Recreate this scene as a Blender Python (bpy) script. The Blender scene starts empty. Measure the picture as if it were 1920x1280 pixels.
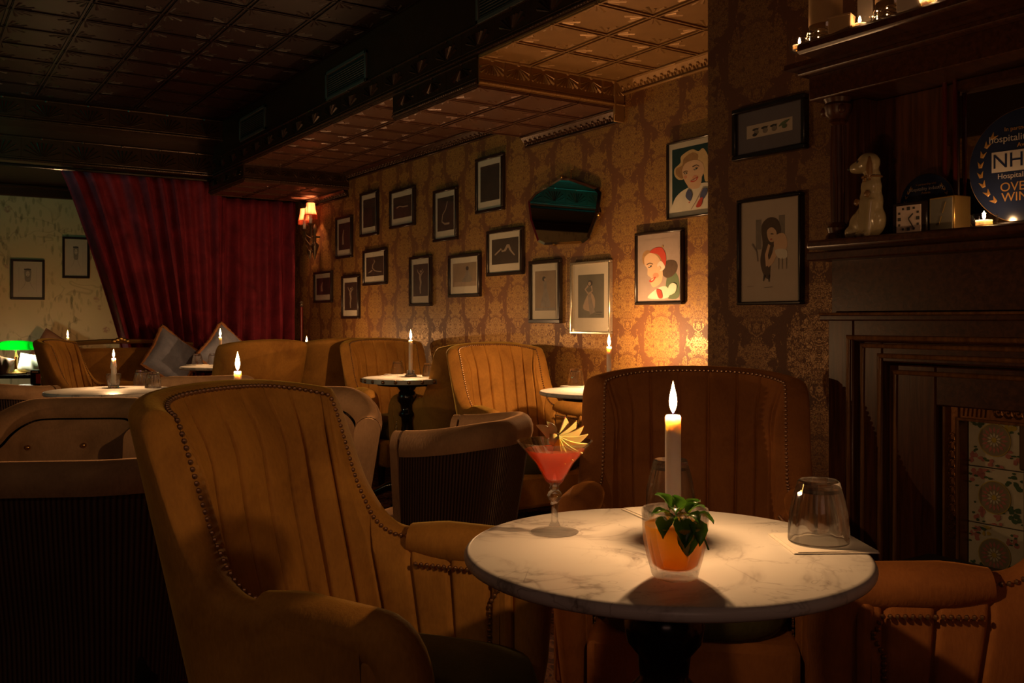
import bpy, bmesh, math, random
from math import sin, cos, pi, sqrt, atan2, radians
from mathutils import Vector, Matrix
random.seed(7)
sc = bpy.context.scene
COL = sc.collection

# ------------------------------------------------------------------ camera
F, CX, HY, H = 1750.0, 960.0, 600.0, 1.08        # focal length and horizon (pixels of a 1920 wide frame), eye height
TA = 1148.0 / 1750.0
SA, CA = TA / sqrt(1 + TA * TA), 1 / sqrt(1 + TA * TA)
FW, RT = Vector((SA, CA, 0)), Vector((CA, -SA, 0))
cam = bpy.data.cameras.new('camera')
camo = bpy.data.objects.new('camera', cam)
COL.objects.link(camo)
camo.location = (0, 0, H)
camo.rotation_euler = (pi / 2, 0, -atan2(SA, CA))
cam.sensor_width = 36
cam.lens = F / 1920 * 36
cam.shift_y = -(640 - HY) / 1920
cam.clip_start = 0.02
cam.clip_end = 60
sc.camera = camo

# ------------------------------------------------------------------ world, view, room lights
w = bpy.data.worlds.new('world')
sc.world = w
w.use_nodes = True
w.node_tree.nodes['Background'].inputs[0].default_value = (0.010, 0.006, 0.004, 1)
w.node_tree.nodes['Background'].inputs[1].default_value = 0.3
sc.view_settings.view_transform = 'Standard'
sc.view_settings.look = 'None'
sc.view_settings.exposure = 0.0
sc.view_settings.gamma = 1.0
sc.view_settings.use_curve_mapping = False
sc.cycles.use_denoising = True
sc.cycles.max_bounces = 7
sc.cycles.diffuse_bounces = 3
sc.cycles.glossy_bounces = 3
sc.cycles.transmission_bounces = 5
sc.cycles.transparent_max_bounces = 16
sc.cycles.sample_clamp_indirect = 2.0
sc.cycles.use_light_tree = True


def light(kind, name, loc, power, color, radius=0.02, target=None, size=None, spot=None):
    l = bpy.data.lights.new(name, kind)
    l.energy = power
    l.color = color
    if kind == 'AREA':
        l.shape = 'RECTANGLE'
        l.size, l.size_y = size
    else:
        l.shadow_soft_size = radius
    if kind == 'SPOT':
        l.spot_size = radians(spot)
        l.spot_blend = 0.5
    o = bpy.data.objects.new(name, l)
    COL.objects.link(o)
    o.location = loc
    if target is not None:
        d = Vector(target) - Vector(loc)
        o.rotation_euler = d.to_track_quat('-Z', 'Y').to_euler()
    return o


FLAME_COL = (1.0, 0.54, 0.23)
CANDLE_W = 3.0
# bar lights of the room behind and to the left of the camera: turquoise shelf light, weak warm lamps, plus an added warm fill
light('AREA', 'bar_shelf_light', (-2.4, 5.2, 2.10), 1.6, (0.03, 0.95, 0.75), target=(2.2, 5.2, 2.55), size=(1.2, 0.10)).data.spread = radians(70)
light('AREA', 'bar_sign_light', (-0.45, 7.5, 2.08), 2.4, (0.03, 0.95, 0.75), target=(0.1, 8.0, 2.5), size=(0.6, 0.10)).data.spread = radians(100)
light('SPOT', 'bar_lamp', (-1.6, 1.0, 2.5), 13.0, (1.0, 0.68, 0.38), 0.08, target=(0.9, 3.6, 0.5), spot=80)
light('SPOT', 'entrance_lamp', (1.2, -1.5, 2.5), 3.0, (1.0, 0.60, 0.34), 0.08, target=(2.3, 1.7, 0.8), spot=60)


light('AREA', 'camera_side_fill', (-0.9, -1.6, 1.9), 3.2, (1.0, 0.52, 0.36), target=(0.9, 1.2, 0.7), size=(1.2, 0.8))  # added pinkish fill from the camera side

# ------------------------------------------------------------------ pixel helpers (a point of the photograph on a known plane)
def U(px): return (px - CX) / F
def PS(px, py, s):
    p = FW * s + RT * (U(px) * s)
    return Vector((p.x, p.y, H + (HY - py) / F * s))
def PZ(px, py, z): return PS(px, py, (H - z) * F / (py - HY))
def PX(px, py, X): return PS(px, py, X / (SA + U(px) * CA))
def PY(px, py, Y): return PS(px, py, Y / (CA - U(px) * SA))
def W(lat, dep, z=0.0):
    p = FW * dep + RT * lat
    return Vector((p.x, p.y, z))
def heading(lat, dep):          # z rotation that turns local +Y to this camera-frame direction
    d = FW * dep + RT * lat
    return atan2(-d.x, d.y)


# ------------------------------------------------------------------ materials
class N:
    def __init__(s, name):
        s.m = bpy.data.materials.new(name)
        s.m.use_nodes = True
        s.t = s.m.node_tree
        s.b = s.t.nodes['Principled BSDF']
        s.out = s.t.nodes['Material Output']
    def n(s, typ, **kw):
        x = s.t.nodes.new(typ)
        for k, v in kw.items():
            if k.startswith('i_'):
                key = k[2:]
                key = int(key) if key.isdigit() else key.replace('_', ' ')
                x.inputs[key].default_value = v
            else:
                setattr(x, k, v)
        return x
    def l(s, a, b): s.t.links.new(a, b)
    def math(s, op, a, b=None, c=None):
        x = s.n('ShaderNodeMath', operation=op)
        for i, v in enumerate((a, b, c)):
            if v is None: continue
            if isinstance(v, (int, float)): x.inputs[i].default_value = v
            else: s.l(v, x.inputs[i])
        return x.outputs[0]
    def ramp(s, fac, stops):
        r = s.n('ShaderNodeValToRGB')
        el = r.color_ramp.elements
        while len(el) < len(stops): el.new(0.5)
        for e, (p, c) in zip(el, stops):
            e.position = p
            e.color = (*c, 1) if len(c) == 3 else c
        s.l(fac, r.inputs[0])
        return r.outputs[0]
    def mix(s, fac, a, b, blend='MIX'):
        x = s.n('ShaderNodeMix', data_type='RGBA', blend_type=blend)
        for i, v in ((0, fac), (6, a), (7, b)):
            if isinstance(v, (int, float)): x.inputs[i].default_value = v
            elif isinstance(v, tuple): x.inputs[i].default_value = (*v, 1)
            else: s.l(v, x.inputs[i])
        return x.outputs[2]
    def coord(s, kind='Object'): return s.n('ShaderNodeTexCoord').outputs[kind]
    def noise(s, scale, vec=None, detail=2, rough=0.5, dist=0.0):
        x = s.n('ShaderNodeTexNoise')
        x.inputs['Scale'].default_value = scale
        x.inputs['Detail'].default_value = detail
        x.inputs['Roughness'].default_value = rough
        x.inputs['Distortion'].default_value = dist
        s.l(vec if vec is not None else s.coord(), x.inputs['Vector'])
        return x.outputs[0]
    def scale(s, vec, v):
        x = s.n('ShaderNodeVectorMath', operation='MULTIPLY')
        s.l(vec, x.inputs[0]); x.inputs[1].default_value = v
        return x.outputs[0]
    def bump(s, h, strength=0.3, dist=0.01):
        x = s.n('ShaderNodeBump')
        x.inputs['Strength'].default_value = strength
        x.inputs['Distance'].default_value = dist
        s.l(h, x.inputs['Height'])
        s.l(x.outputs[0], s.b.inputs['Normal'])
    def set(s, **kw):
        for k, v in kw.items():
            k = k.replace('_', ' ')
            if isinstance(v, tuple): s.b.inputs[k].default_value = (*v, 1) if len(v) == 3 and k != 'Subsurface Radius' else v
            elif isinstance(v, (int, float)): s.b.inputs[k].default_value = v
            else: s.l(v, s.b.inputs[k])
        return s


def plain(name, col, rough=0.5, metal=0.0, var=0.12, nscale=30, bump=0.0, **kw):
    a = N(name)
    n = a.noise(nscale, detail=3)
    c = a.mix(n, tuple(x * (1 - var) for x in col), tuple(min(1, x * (1 + var)) for x in col))
    a.set(Base_Color=c, Roughness=rough, Metallic=metal)
    if bump: a.bump(n, bump, 0.002)
    a.set(**kw)
    return a.m


def velvet(name, c1, c2, sheen=0.5, weave=True):
    a = N(name)
    co = a.coord()
    n = a.noise(5.5, co, detail=4, rough=0.6, dist=0.6)
    fine = a.noise(170, a.scale(co, (1, 1, 0.35)), detail=2)
    f = a.math('MULTIPLY_ADD', fine, 0.35, a.math('MULTIPLY_ADD', n, 1.5, -0.40))
    a.set(Base_Color=a.mix(a.math('MINIMUM', a.math('MAXIMUM', f, 0.0), 1.0), c1, c2), Roughness=0.75)
    a.set(Sheen_Weight=sheen, Sheen_Roughness=0.35, Sheen_Tint=tuple(min(1, x * 2.4) for x in c2))
    a.b.inputs['Specular IOR Level'].default_value = 0.15
    a.bump(a.math('ADD', fine, a.math('MULTIPLY', n, 0.6)), 0.25, 0.003)
    return a.m


def corduroy(name, c1, c2):
    a = N(name)
    uv = a.coord('UV')
    sx = a.n('ShaderNodeSeparateXYZ'); a.l(uv, sx.inputs[0])
    wv = a.math('ABSOLUTE', a.math('SINE', a.math('MULTIPLY', sx.outputs[0], pi / 0.0095)))
    n = a.noise(6, detail=4)
    f = a.math('MULTIPLY', wv, a.math('ADD', a.math('MULTIPLY', n, 0.7), 0.35))
    a.set(Base_Color=a.mix(f, c1, c2), Roughness=0.8, Sheen_Weight=0.5, Sheen_Roughness=0.3, Sheen_Tint=(0.5, 0.35, 0.22))
    a.b.inputs['Specular IOR Level'].default_value = 0.1
    a.bump(wv, 0.9, 0.004)
    return a.m


def damask(name, axis, ground, motif, line):
    """mirror-symmetric drop-repeat foliage: two-tone silk paper with drawn outlines"""
    a = N(name)
    co = a.coord()
    sp = a.n('ShaderNodeSeparateXYZ'); a.l(co, sp.inputs[0])
    u = sp.outputs['Y' if axis == 'y' else 'X']
    v = sp.outputs['Z']
    PW, PHt = 0.26, 0.40
    colm = a.math('FLOOR', a.math('DIVIDE', u, PW))
    odd = a.math('ABSOLUTE', a.math('MODULO', colm, 2.0))
    uu = a.math('PINGPONG', u, PW / 2)
    # column centres: mirror line in the middle of each column
    vv = a.math('ADD', v, a.math('MULTIPLY', odd, PHt / 2))
    ang = a.math('MULTIPLY', vv, 2 * pi / PHt)
    R = PHt / (2 * pi)
    cs = a.math('MULTIPLY', a.math('COSINE', ang), R)
    sn = a.math('MULTIPLY', a.math('SINE', ang), R)
    um = a.math('PINGPONG', a.math('ADD', u, PW / 2), PW / 2)
    cb = a.n('ShaderNodeCombineXYZ')
    a.l(a.math('ABSOLUTE', a.math('SUBTRACT', a.math('FRACT', a.math('DIVIDE', u, PW)), 0.5)), cb.inputs[0])
    a.l(a.math('MULTIPLY', cs, 1 / PW), cb.inputs[1]); a.l(a.math('MULTIPLY', sn, 1 / PW), cb.inputs[2])
    p = cb.outputs[0]
    sx = a.n('ShaderNodeSeparateXYZ'); a.l(p, sx.inputs[0])
    x = sx.outputs[0]                       # 0 at column centre .. 0.5 at its border
    # ogee body: wide in the middle of the repeat, pinched between
    body = a.math('SUBTRACT', a.math('MULTIPLY_ADD', a.math('COSINE', ang), 0.15, 0.36), x)
    big = a.math('SUBTRACT', a.noise(5.0, p, detail=1.5, rough=0.6, dist=0.9), 0.5)
    mid = a.math('SUBTRACT', a.noise(13.0, p, detail=2, rough=0.6, dist=1.2), 0.5)
    lob = a.math('ADD', body, a.math('ADD', a.math('MULTIPLY', big, 1.15), a.math('MULTIPLY', mid, 0.55)))
    mask = a.ramp(lob, [(0.0, (0, 0, 0)), (0.035, (1, 1, 1))])
    vein1 = a.math('ABSOLUTE', a.math('SUBTRACT', a.noise(9.0, p, detail=2.0, rough=0.55, dist=1.8), 0.5))
    vein2 = a.math('ABSOLUTE', a.math('SUBTRACT', a.noise(18.0, p, detail=1.5, rough=0.5, dist=2.2), 0.47))
    ve = a.math('MINIMUM', a.math('MULTIPLY', vein1, 1.4), vein2)
    vm = a.ramp(ve, [(0.0, (0, 0, 0)), (0.03, (0.1, 0.1, 0.1)), (0.055, (1, 1, 1))])
    c = a.mix(mask, ground, motif)
    both = a.mix(1.0, mask, vm, 'MULTIPLY')
    c = a.mix(0.85, a.mix(a.math('MULTIPLY', mask, 1.0), ground, line), c)
    c = a.mix(both, a.mix(mask, ground, line), motif)
    # stitched ground and silk threads
    thr = a.noise(420, a.scale(co, (1, 1, 0.12)), detail=1)
    gv = a.ramp(vein2, [(0.0, (1.5, 1.5, 1.5)), (0.03, (1, 1, 1))])
    c = a.mix(0.5, c, a.mix(1.0, c, gv, 'MULTIPLY'))
    c = a.mix(0.35, c, a.mix(1.0, c, thr, 'MULTIPLY'))
    wear = a.noise(1.1, co, detail=4)
    c = a.mix(a.math('MULTIPLY', wear, 0.35), c, a.mix(1.0, c, (0.55, 0.50, 0.45), 'MULTIPLY'))
    a.set(Base_Color=c, Roughness=a.math('MULTIPLY_ADD', both, -0.22, 0.62))
    a.set(Metallic=a.math('MULTIPLY', both, 0.25))
    a.bump(a.math('ADD', both, a.math('MULTIPLY', thr, 0.3)), 0.25, 0.0015)
    return a.m


def chinoiserie(name, axis):
    a = N(name)
    co = a.coord()
    sp = a.n('ShaderNodeSeparateXYZ'); a.l(co, sp.inputs[0])
    cb = a.n('ShaderNodeCombineXYZ')
    a.l(sp.outputs['X' if axis == 'x' else 'Y'], cb.inputs[0]); a.l(sp.outputs['Z'], cb.inputs[1])
    p = cb.outputs[0]
    br = a.math('ABSOLUTE', a.math('SUBTRACT', a.noise(3.0, p, detail=2.0, rough=0.5, dist=0.6), 0.5))
    keep = a.ramp(a.noise(2.3, p, detail=2), [(0.43, (0, 0, 0)), (0.50, (1, 1, 1))])
    brm = a.mix(1.0, a.ramp(br, [(0.0, (1, 1, 1)), (0.008, (0.5, 0.5, 0.5)), (0.016, (0, 0, 0))]), keep, 'MULTIPLY')
    near = a.mix(1.0, a.ramp(br, [(0.0, (1, 1, 1)), (0.20, (0, 0, 0))]), keep, 'MULTIPLY')
    def layer(sc1, stretch, rot, lo, hi):
        mp = a.n('ShaderNodeMapping'); mp.inputs['Rotation'].default_value = (0, 0, rot); mp.inputs['Scale'].default_value = stretch
        a.l(p, mp.inputs['Vector'])
        v = a.n('ShaderNodeTexVoronoi', feature='F1'); v.inputs['Scale'].default_value = sc1; a.l(mp.outputs[0], v.inputs['Vector'])
        return a.ramp(v.outputs['Distance'], [(lo, (1, 1, 1)), (hi, (0, 0, 0))])
    l1 = layer(10, (2.4, 0.8, 1), 0.6, 0.26, 0.34); l2 = layer(10, (2.4, 0.8, 1), -0.7, 0.26, 0.34)
    lm = a.mix(1.0, a.mix(1.0, l1, l2, 'ADD'), near, 'MULTIPLY')
    vo = layer(8.0, (1, 1, 1), 0.2, 0.22, 0.32)
    pat2 = a.ramp(a.noise(2.0, p, detail=1), [(0.53, (0, 0, 0)), (0.57, (1, 1, 1))])
    fm = a.mix(1.0, a.mix(1.0, vo, pat2, 'MULTIPLY'), a.ramp(a.noise(45, p), [(0.38, (0.1, 0.1, 0.1)), (0.6, (1, 1, 1))]), 'MULTIPLY')
    c = a.mix(a.noise(1.5, p), (0.58, 0.43, 0.22), (0.68, 0.52, 0.28))
    c = a.mix(a.math('MULTIPLY', fm, 0.8), c, (0.36, 0.15, 0.11))
    c = a.mix(a.math('MULTIPLY', lm, 0.6), c, (0.24, 0.19, 0.09))
    c = a.mix(a.math('MULTIPLY', brm, 0.35), c, (0.18, 0.11, 0.05))
    a.set(Base_Color=c, Roughness=0.7)
    return a.m


def marble(name):
    a = N(name)
    co = a.coord()
    v1 = a.math('ABSOLUTE', a.math('SUBTRACT', a.noise(3.6, co, detail=5, rough=0.55, dist=1.6), 0.5))
    v2 = a.math('ABSOLUTE', a.math('SUBTRACT', a.noise(7.0, co, detail=4, rough=0.6, dist=0.8), 0.52))
    m1 = a.ramp(v1, [(0.0, (1, 1, 1)), (0.022, (0.25, 0.25, 0.25)), (0.06, (0, 0, 0))])
    m2 = a.ramp(v2, [(0.0, (0.8, 0.8, 0.8)), (0.012, (0, 0, 0))])
    pt = a.ramp(a.noise(5, co, detail=3), [(0.42, (0, 0, 0)), (0.62, (1, 1, 1))])
    v = a.mix(1.0, a.mix(1.0, m1, m2, 'ADD'), pt, 'MULTIPLY')
    c = a.mix(a.noise(2, co, detail=3), (0.72, 0.68, 0.62), (0.82, 0.79, 0.74))
    c = a.mix(a.math('MULTIPLY', v, 0.75), c, (0.30, 0.26, 0.24))
    a.set(Base_Color=c, Roughness=a.math('MULTIPLY_ADD', a.noise(8, co, detail=4), 0.25, 0.22))
    a.b.inputs['Subsurface Weight'].default_value = 0.0
    return a.m


def wood(name, c1, c2, axis='z', rough=0.35, sc_=1.0):
    a = N(name)
    co = a.coord()
    v = {'z': (14, 14, 1.0), 'y': (14, 1.0, 14), 'x': (1.0, 14, 14)}[axis]
    n = a.noise(5 * sc_, a.scale(co, v), detail=6, rough=0.65, dist=0.5)
    n2 = a.noise(2.5, co, detail=2)
    f = a.ramp(n, [(0.35, (0, 0, 0)), (0.65, (1, 1, 1))])
    a.set(Base_Color=a.mix(a.math('MULTIPLY', n2, 0.4), a.mix(f, c1, c2), tuple(x * 0.6 for x in c1)), Roughness=rough)
    a.set(Coat_Weight=0.08, Coat_Roughness=0.3)
    a.b.inputs['Specular IOR Level'].default_value = 0.3
    a.bump(n, 0.12, 0.002)
    return a.m


def thin_glass(name, tint=(1, 1, 1), refr=0.3, edge=1.0):
    a = N(name)
    t = a.n('ShaderNodeBsdfTransparent'); t.inputs[0].default_value = (*tint, 1)
    g = a.n('ShaderNodeBsdfGlossy'); g.inputs['Roughness'].default_value = 0.03
    r = a.n('ShaderNodeBsdfRefraction'); r.inputs['Roughness'].default_value = 0.0; r.inputs['IOR'].default_value = 1.35
    r.inputs['Color'].default_value = (*tint, 1)
    lw = a.n('ShaderNodeLayerWeight'); lw.inputs['Blend'].default_value = 0.5
    fres = a.math('MULTIPLY_ADD', a.math('POWER', lw.outputs['Facing'], 4.0), 0.85, 0.035)
    nz = a.noise(60, detail=1)
    m0 = a.n('ShaderNodeMixShader'); m0.inputs[0].default_value = refr
    a.l(t.outputs[0], m0.inputs[1]); a.l(r.outputs[0], m0.inputs[2])
    m1 = a.n('ShaderNodeMixShader')
    a.l(a.math('MULTIPLY', fres, a.math('MULTIPLY_ADD', nz, 0.2, 0.9 * edge)), m1.inputs[0])
    a.l(m0.outputs[0], m1.inputs[1]); a.l(g.outputs[0], m1.inputs[2])
    a.l(m1.outputs[0], a.out.inputs[0])
    return a.m


def real_glass(name, tr=0.2):
    a = N(name)
    g = a.n('ShaderNodeBsdfGlass'); g.inputs['IOR'].default_value = 1.46; g.inputs['Roughness'].default_value = 0.0
    t = a.n('ShaderNodeBsdfTransparent')
    m = a.n('ShaderNodeMixShader'); a.l(a.math('MULTIPLY_ADD', a.noise(8), 0.05, tr), m.inputs[0])
    a.l(g.outputs[0], m.inputs[1]); a.l(t.outputs[0], m.inputs[2]); a.l(m.outputs[0], a.out.inputs[0])
    return a.m


def translucent(name, c1, c2, zlo, zhi, mixf=0.6):
    a = N(name)
    sp = a.n('ShaderNodeSeparateXYZ'); a.l(a.coord(), sp.inputs[0])
    n = a.noise(25, detail=2)
    f = a.math('DIVIDE', a.math('SUBTRACT', a.math('MULTIPLY_ADD', n, 0.012, sp.outputs[2]), zlo), zhi - zlo)
    c = a.mix(a.math('MINIMUM', a.math('MAXIMUM', f, 0.0), 1.0), c1, c2)
    t = a.n('ShaderNodeBsdfTranslucent'); a.l(c, t.inputs[0])
    a.set(Base_Color=c, Roughness=0.25)
    m = a.n('ShaderNodeMixShader'); m.inputs[0].default_value = mixf
    a.l(a.b.outputs[0], m.inputs[1]); a.l(t.outputs[0], m.inputs[2])
    a.l(m.outputs[0], a.out.inputs[0])
    return a.m


def flame_mat():
    a = N('flame')
    sp = a.n('ShaderNodeSeparateXYZ'); a.l(a.coord(), sp.inputs[0])
    c = a.ramp(a.math('DIVIDE', sp.outputs[2], 0.055), [(0.0, (0.12, 0.10, 0.5)), (0.12, (1, 0.55, 0.22)), (0.45, (1, 0.80, 0.42)), (1.0, (1, 0.50, 0.12))])
    e = a.n('ShaderNodeEmission'); e.inputs[1].default_value = 14.0; a.l(c, e.inputs[0])
    t = a.n('ShaderNodeBsdfTransparent')
    ad = a.n('ShaderNodeAddShader'); a.l(e.outputs[0], ad.inputs[0]); a.l(t.outputs[0], ad.inputs[1])
    a.l(ad.outputs[0], a.out.inputs[0])
    a.m.cycles.emission_sampling = 'NONE'
    return a.m


def emit(name, col, strength, transp=False):
    a = N(name)
    e = a.n('ShaderNodeEmission'); e.inputs[1].default_value = strength
    a.l(a.mix(a.noise(20), col, tuple(x * 0.9 for x in col)), e.inputs[0])
    if transp:
        t = a.n('ShaderNodeBsdfTransparent'); ad = a.n('ShaderNodeAddShader')
        a.l(e.outputs[0], ad.inputs[0]); a.l(t.outputs[0], ad.inputs[1]); a.l(ad.outputs[0], a.out.inputs[0])
    else:
        a.l(e.outputs[0], a.out.inputs[0])
    a.m.cycles.emission_sampling = 'NONE'
    return a.m


M = {}
M['gold_velvet'] = velvet('gold_velvet', (0.21, 0.086, 0.018), (0.62, 0.300, 0.058))
M['rust_velvet'] = velvet('rust_velvet', (0.19, 0.066, 0.020), (0.46, 0.175, 0.045))
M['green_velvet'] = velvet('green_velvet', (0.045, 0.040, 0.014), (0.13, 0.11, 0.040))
M['taupe_velvet'] = velvet('taupe_velvet', (0.15, 0.085, 0.045), (0.42, 0.25, 0.13), 0.8)
M['red_velvet'] = velvet('red_velvet', (0.06, 0.008, 0.014), (0.31, 0.034, 0.055), 0.35)
M['blue_velvet'] = velvet('blue_velvet', (0.13, 0.14, 0.19), (0.34, 0.34, 0.42), 0.8)
M['corduroy'] = corduroy('brown_corduroy', (0.015, 0.008, 0.006), (0.11, 0.065, 0.045))
M['fringe'] = plain('rust_fringe', (0.30, 0.12, 0.04), 0.9, bump=0.5, nscale=120)
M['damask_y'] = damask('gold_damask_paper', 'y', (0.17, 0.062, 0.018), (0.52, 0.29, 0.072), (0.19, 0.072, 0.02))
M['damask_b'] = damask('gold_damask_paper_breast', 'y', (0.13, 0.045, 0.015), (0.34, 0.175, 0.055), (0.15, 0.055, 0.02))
M['damask_x'] = damask('gold_damask_paper_end', 'x', (0.17, 0.062, 0.018), (0.52, 0.29, 0.072), (0.19, 0.072, 0.02))
M['floral'] = chinoiserie('floral_branch_paper', 'x')
M['marble'] = marble('white_marble')
M['wood'] = wood('mahogany', (0.040, 0.012, 0.005), (0.115, 0.038, 0.013))
M['wood_y'] = wood('mahogany_across', (0.034, 0.010, 0.005), (0.095, 0.032, 0.012), 'y')
M['wood_light'] = wood('mahogany_edge', (0.12, 0.050, 0.018), (0.28, 0.13, 0.045), 'z', 0.3)
M['black_wood'] = plain('ebonised_wood', (0.012, 0.008, 0.006), 0.18, var=0.3)
M['tin_dark'] = plain('oxblood_pressed_tin', (0.014, 0.004, 0.003), 0.42, 0.0, var=0.35, nscale=9, bump=0.25)
M['tin_dark'].node_tree.nodes['Principled BSDF'].inputs['Specular IOR Level'].default_value = 0.22
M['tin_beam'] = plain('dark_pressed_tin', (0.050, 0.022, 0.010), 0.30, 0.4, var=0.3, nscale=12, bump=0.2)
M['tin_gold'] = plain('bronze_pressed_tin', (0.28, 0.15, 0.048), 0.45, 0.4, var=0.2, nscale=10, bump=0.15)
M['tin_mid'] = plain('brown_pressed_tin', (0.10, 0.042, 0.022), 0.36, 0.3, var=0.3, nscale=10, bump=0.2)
M['rim_metal'] = plain('worn_steel_band', (0.42, 0.42, 0.38), 0.45, 0.3)
M['vent'] = plain('grey_painted_metal', (0.085, 0.075, 0.06), 0.5, 0.2)
M['dark'] = plain('soot_black', (0.006, 0.005, 0.004), 0.8)
M['black_frame'] = plain('black_lacquer', (0.016, 0.009, 0.006), 0.28, var=0.3)
M['silver_frame'] = plain('silver_leaf', (0.55, 0.48, 0.36), 0.25, 0.8)
M['matboard'] = plain('cream_matboard', (0.60, 0.52, 0.40), 0.8, var=0.05)
M['grey_mat'] = plain('slate_matboard', (0.14, 0.12, 0.13), 0.8)
M['photo_dark'] = plain('dark_photograph', (0.045, 0.028, 0.020), 0.6, var=0.5, nscale=14)
M['photo_sepia'] = plain('sepia_photograph', (0.26, 0.18, 0.11), 0.6, var=0.3, nscale=12)
M['photo_grey'] = plain('grey_photograph', (0.13, 0.115, 0.085), 0.6, var=0.4, nscale=12)
M['photo_skin'] = plain('photograph_highlight', (0.34, 0.24, 0.16), 0.6, var=0.2)
M['paper'] = plain('print_paper', (0.50, 0.40, 0.30), 0.7, var=0.06)
M['pale_ground'] = plain('print_mauve_ground', (0.36, 0.27, 0.22), 0.6)
M['teal'] = plain('print_dark_teal', (0.010, 0.035, 0.035), 0.5)
M['skin'] = plain('print_skin', (0.68, 0.44, 0.26), 0.6, var=0.08)
M['blush'] = plain('print_blush', (0.62, 0.28, 0.16), 0.6, var=0.08)
M['blonde'] = plain('print_blonde', (0.36, 0.20, 0.08), 0.6, var=0.35, nscale=60)
M['blonde_light'] = plain('print_blonde_light', (0.62, 0.43, 0.20), 0.6, var=0.2, nscale=60)
M['brunette'] = plain('print_brunette', (0.085, 0.05, 0.03), 0.6, var=0.4, nscale=60)
M['print_white'] = plain('print_white', (0.70, 0.62, 0.48), 0.6)
M['print_red'] = plain('print_red', (0.50, 0.055, 0.03), 0.6)
M['print_green'] = plain('print_green', (0.10, 0.14, 0.07), 0.6)
M['print_blue'] = plain('print_blue', (0.08, 0.09, 0.18), 0.6)
M['ink'] = plain('print_ink', (0.04, 0.035, 0.03), 0.6)
M['wash'] = plain('print_grey_wash', (0.22, 0.18, 0.14), 0.6, var=0.4, nscale=40)
M['mirror'] = plain('mirror_glass', (0.85, 0.85, 0.85), 0.02, 1.0, var=0.0)
M['mirror_bevel'] = plain('bevelled_mirror', (0.75, 0.8, 0.8), 0.06, 1.0, var=0.02)
M['pane'] = thin_glass('picture_glass', refr=0.0, edge=0.9)
M['glass'] = thin_glass('clear_glass', (0.97, 0.965, 0.95), 0.0, 2.2)
M['glass_thick'] = real_glass('thick_clear_glass')
M['glass_drink'] = real_glass('drinking_glass', 0.55)
M['wax'] = plain('ivory_wax', (0.90, 0.76, 0.66), 0.45, var=0.03, Subsurface_Weight=1.0, Subsurface_Scale=0.018, Subsurface_Radius=(1.0, 0.85, 0.65))
M['wick'] = plain('burnt_wick', (0.01, 0.008, 0.006), 0.9)
M['flame'] = flame_mat()
M['brass'] = plain('brass', (0.55, 0.33, 0.10), 0.28, 1.0, var=0.15)
M['iron'] = plain('antique_iron', (0.10, 0.065, 0.035), 0.4, 0.7)
M['stud'] = plain('antique_brass_stud', (0.36, 0.21, 0.11), 0.33, 0.85, var=0.2)
M['napkin'] = plain('paper_napkin', (0.78, 0.72, 0.62), 0.85, var=0.03, bump=0.15, nscale=90)
M['orange_drink'] = translucent('orange_juice', (0.95, 0.36, 0.02), (0.98, 0.62, 0.10), 0.015, 0.065, 0.8)
M['red_drink'] = translucent('coral_cocktail', (0.97, 0.13, 0.03), (0.97, 0.26, 0.06), 0.08, 0.14, 0.7)
M['mint'] = translucent('mint_leaf', (0.05, 0.16, 0.015), (0.16, 0.36, 0.03), 0.0, 1.0, 0.45)
M['apple'] = plain('apple_flesh', (0.85, 0.66, 0.26), 0.4, var=0.08, Subsurface_Weight=0.4, Subsurface_Scale=0.01)
M['apple_skin'] = plain('lemon_peel', (0.85, 0.52, 0.04), 0.35)
M['china'] = plain('glazed_china', (0.36, 0.28, 0.15), 0.15, var=0.15, nscale=14, Coat_Weight=0.6)
M['china_gold'] = plain('china_lustre', (0.20, 0.10, 0.03), 0.3)
M['gold_metal'] = plain('satin_gold', (0.62, 0.40, 0.13), 0.35, 0.9)
M['dial'] = plain('clock_dial', (0.55, 0.42, 0.34), 0.5, var=0.04)
M['plaque'] = plain('navy_acrylic', (0.012, 0.018, 0.045), 0.15)
M['plaque_white'] = plain('plaque_white', (0.38, 0.34, 0.30), 0.5, var=0.03)
M['plaque_gold'] = plain('plaque_gold', (0.34, 0.18, 0.045), 0.4, 0.2)
M['tile_glaze'] = plain('cream_glaze', (0.52, 0.47, 0.34), 0.10, var=0.15, nscale=60, Coat_Weight=0.8)
M['tile_pink'] = plain('tile_rose', (0.42, 0.17, 0.15), 0.12, var=0.3, nscale=70, Coat_Weight=0.8)
M['tile_green'] = plain('tile_leaf', (0.07, 0.12, 0.06), 0.12, var=0.3, Coat_Weight=0.8)
M['tile_gold'] = plain('tile_ochre', (0.45, 0.34, 0.07), 0.12, var=0.3, nscale=70, Coat_Weight=0.8)
M['tile_ring'] = plain('tile_medallion', (0.24, 0.20, 0.13), 0.12, var=0.2, Coat_Weight=0.8)
M['bronze'] = plain('embossed_copper', (0.20, 0.085, 0.03), 0.35, 0.8, var=0.25, nscale=60, bump=0.3)
M['slate'] = plain('dark_slate', (0.035, 0.032, 0.028), 0.4, var=0.3)
M['green_glass'] = translucent('green_lamp_glass', (0.01, 0.65, 0.10), (0.01, 0.50, 0.08), 0.0, 1.0, 0.75)
M['shade_red'] = translucent('red_silk_shade', (0.92, 0.24, 0.12), (0.92, 0.24, 0.12), 0.0, 1.0, 0.85)
M['bulb'] = emit('lit_bulb', (1.0, 0.62, 0.30), 12.0)
M['fairy'] = emit('fairy_bulb', (1.0, 0.55, 0.22), 9.0)
M['white_bulb'] = emit('white_lit_bulb', (0.92, 1.0, 0.80), 9.0)
M['cream_cloth'] = plain('cream_cloth', (0.75, 0.74, 0.62), 0.9)
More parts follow.
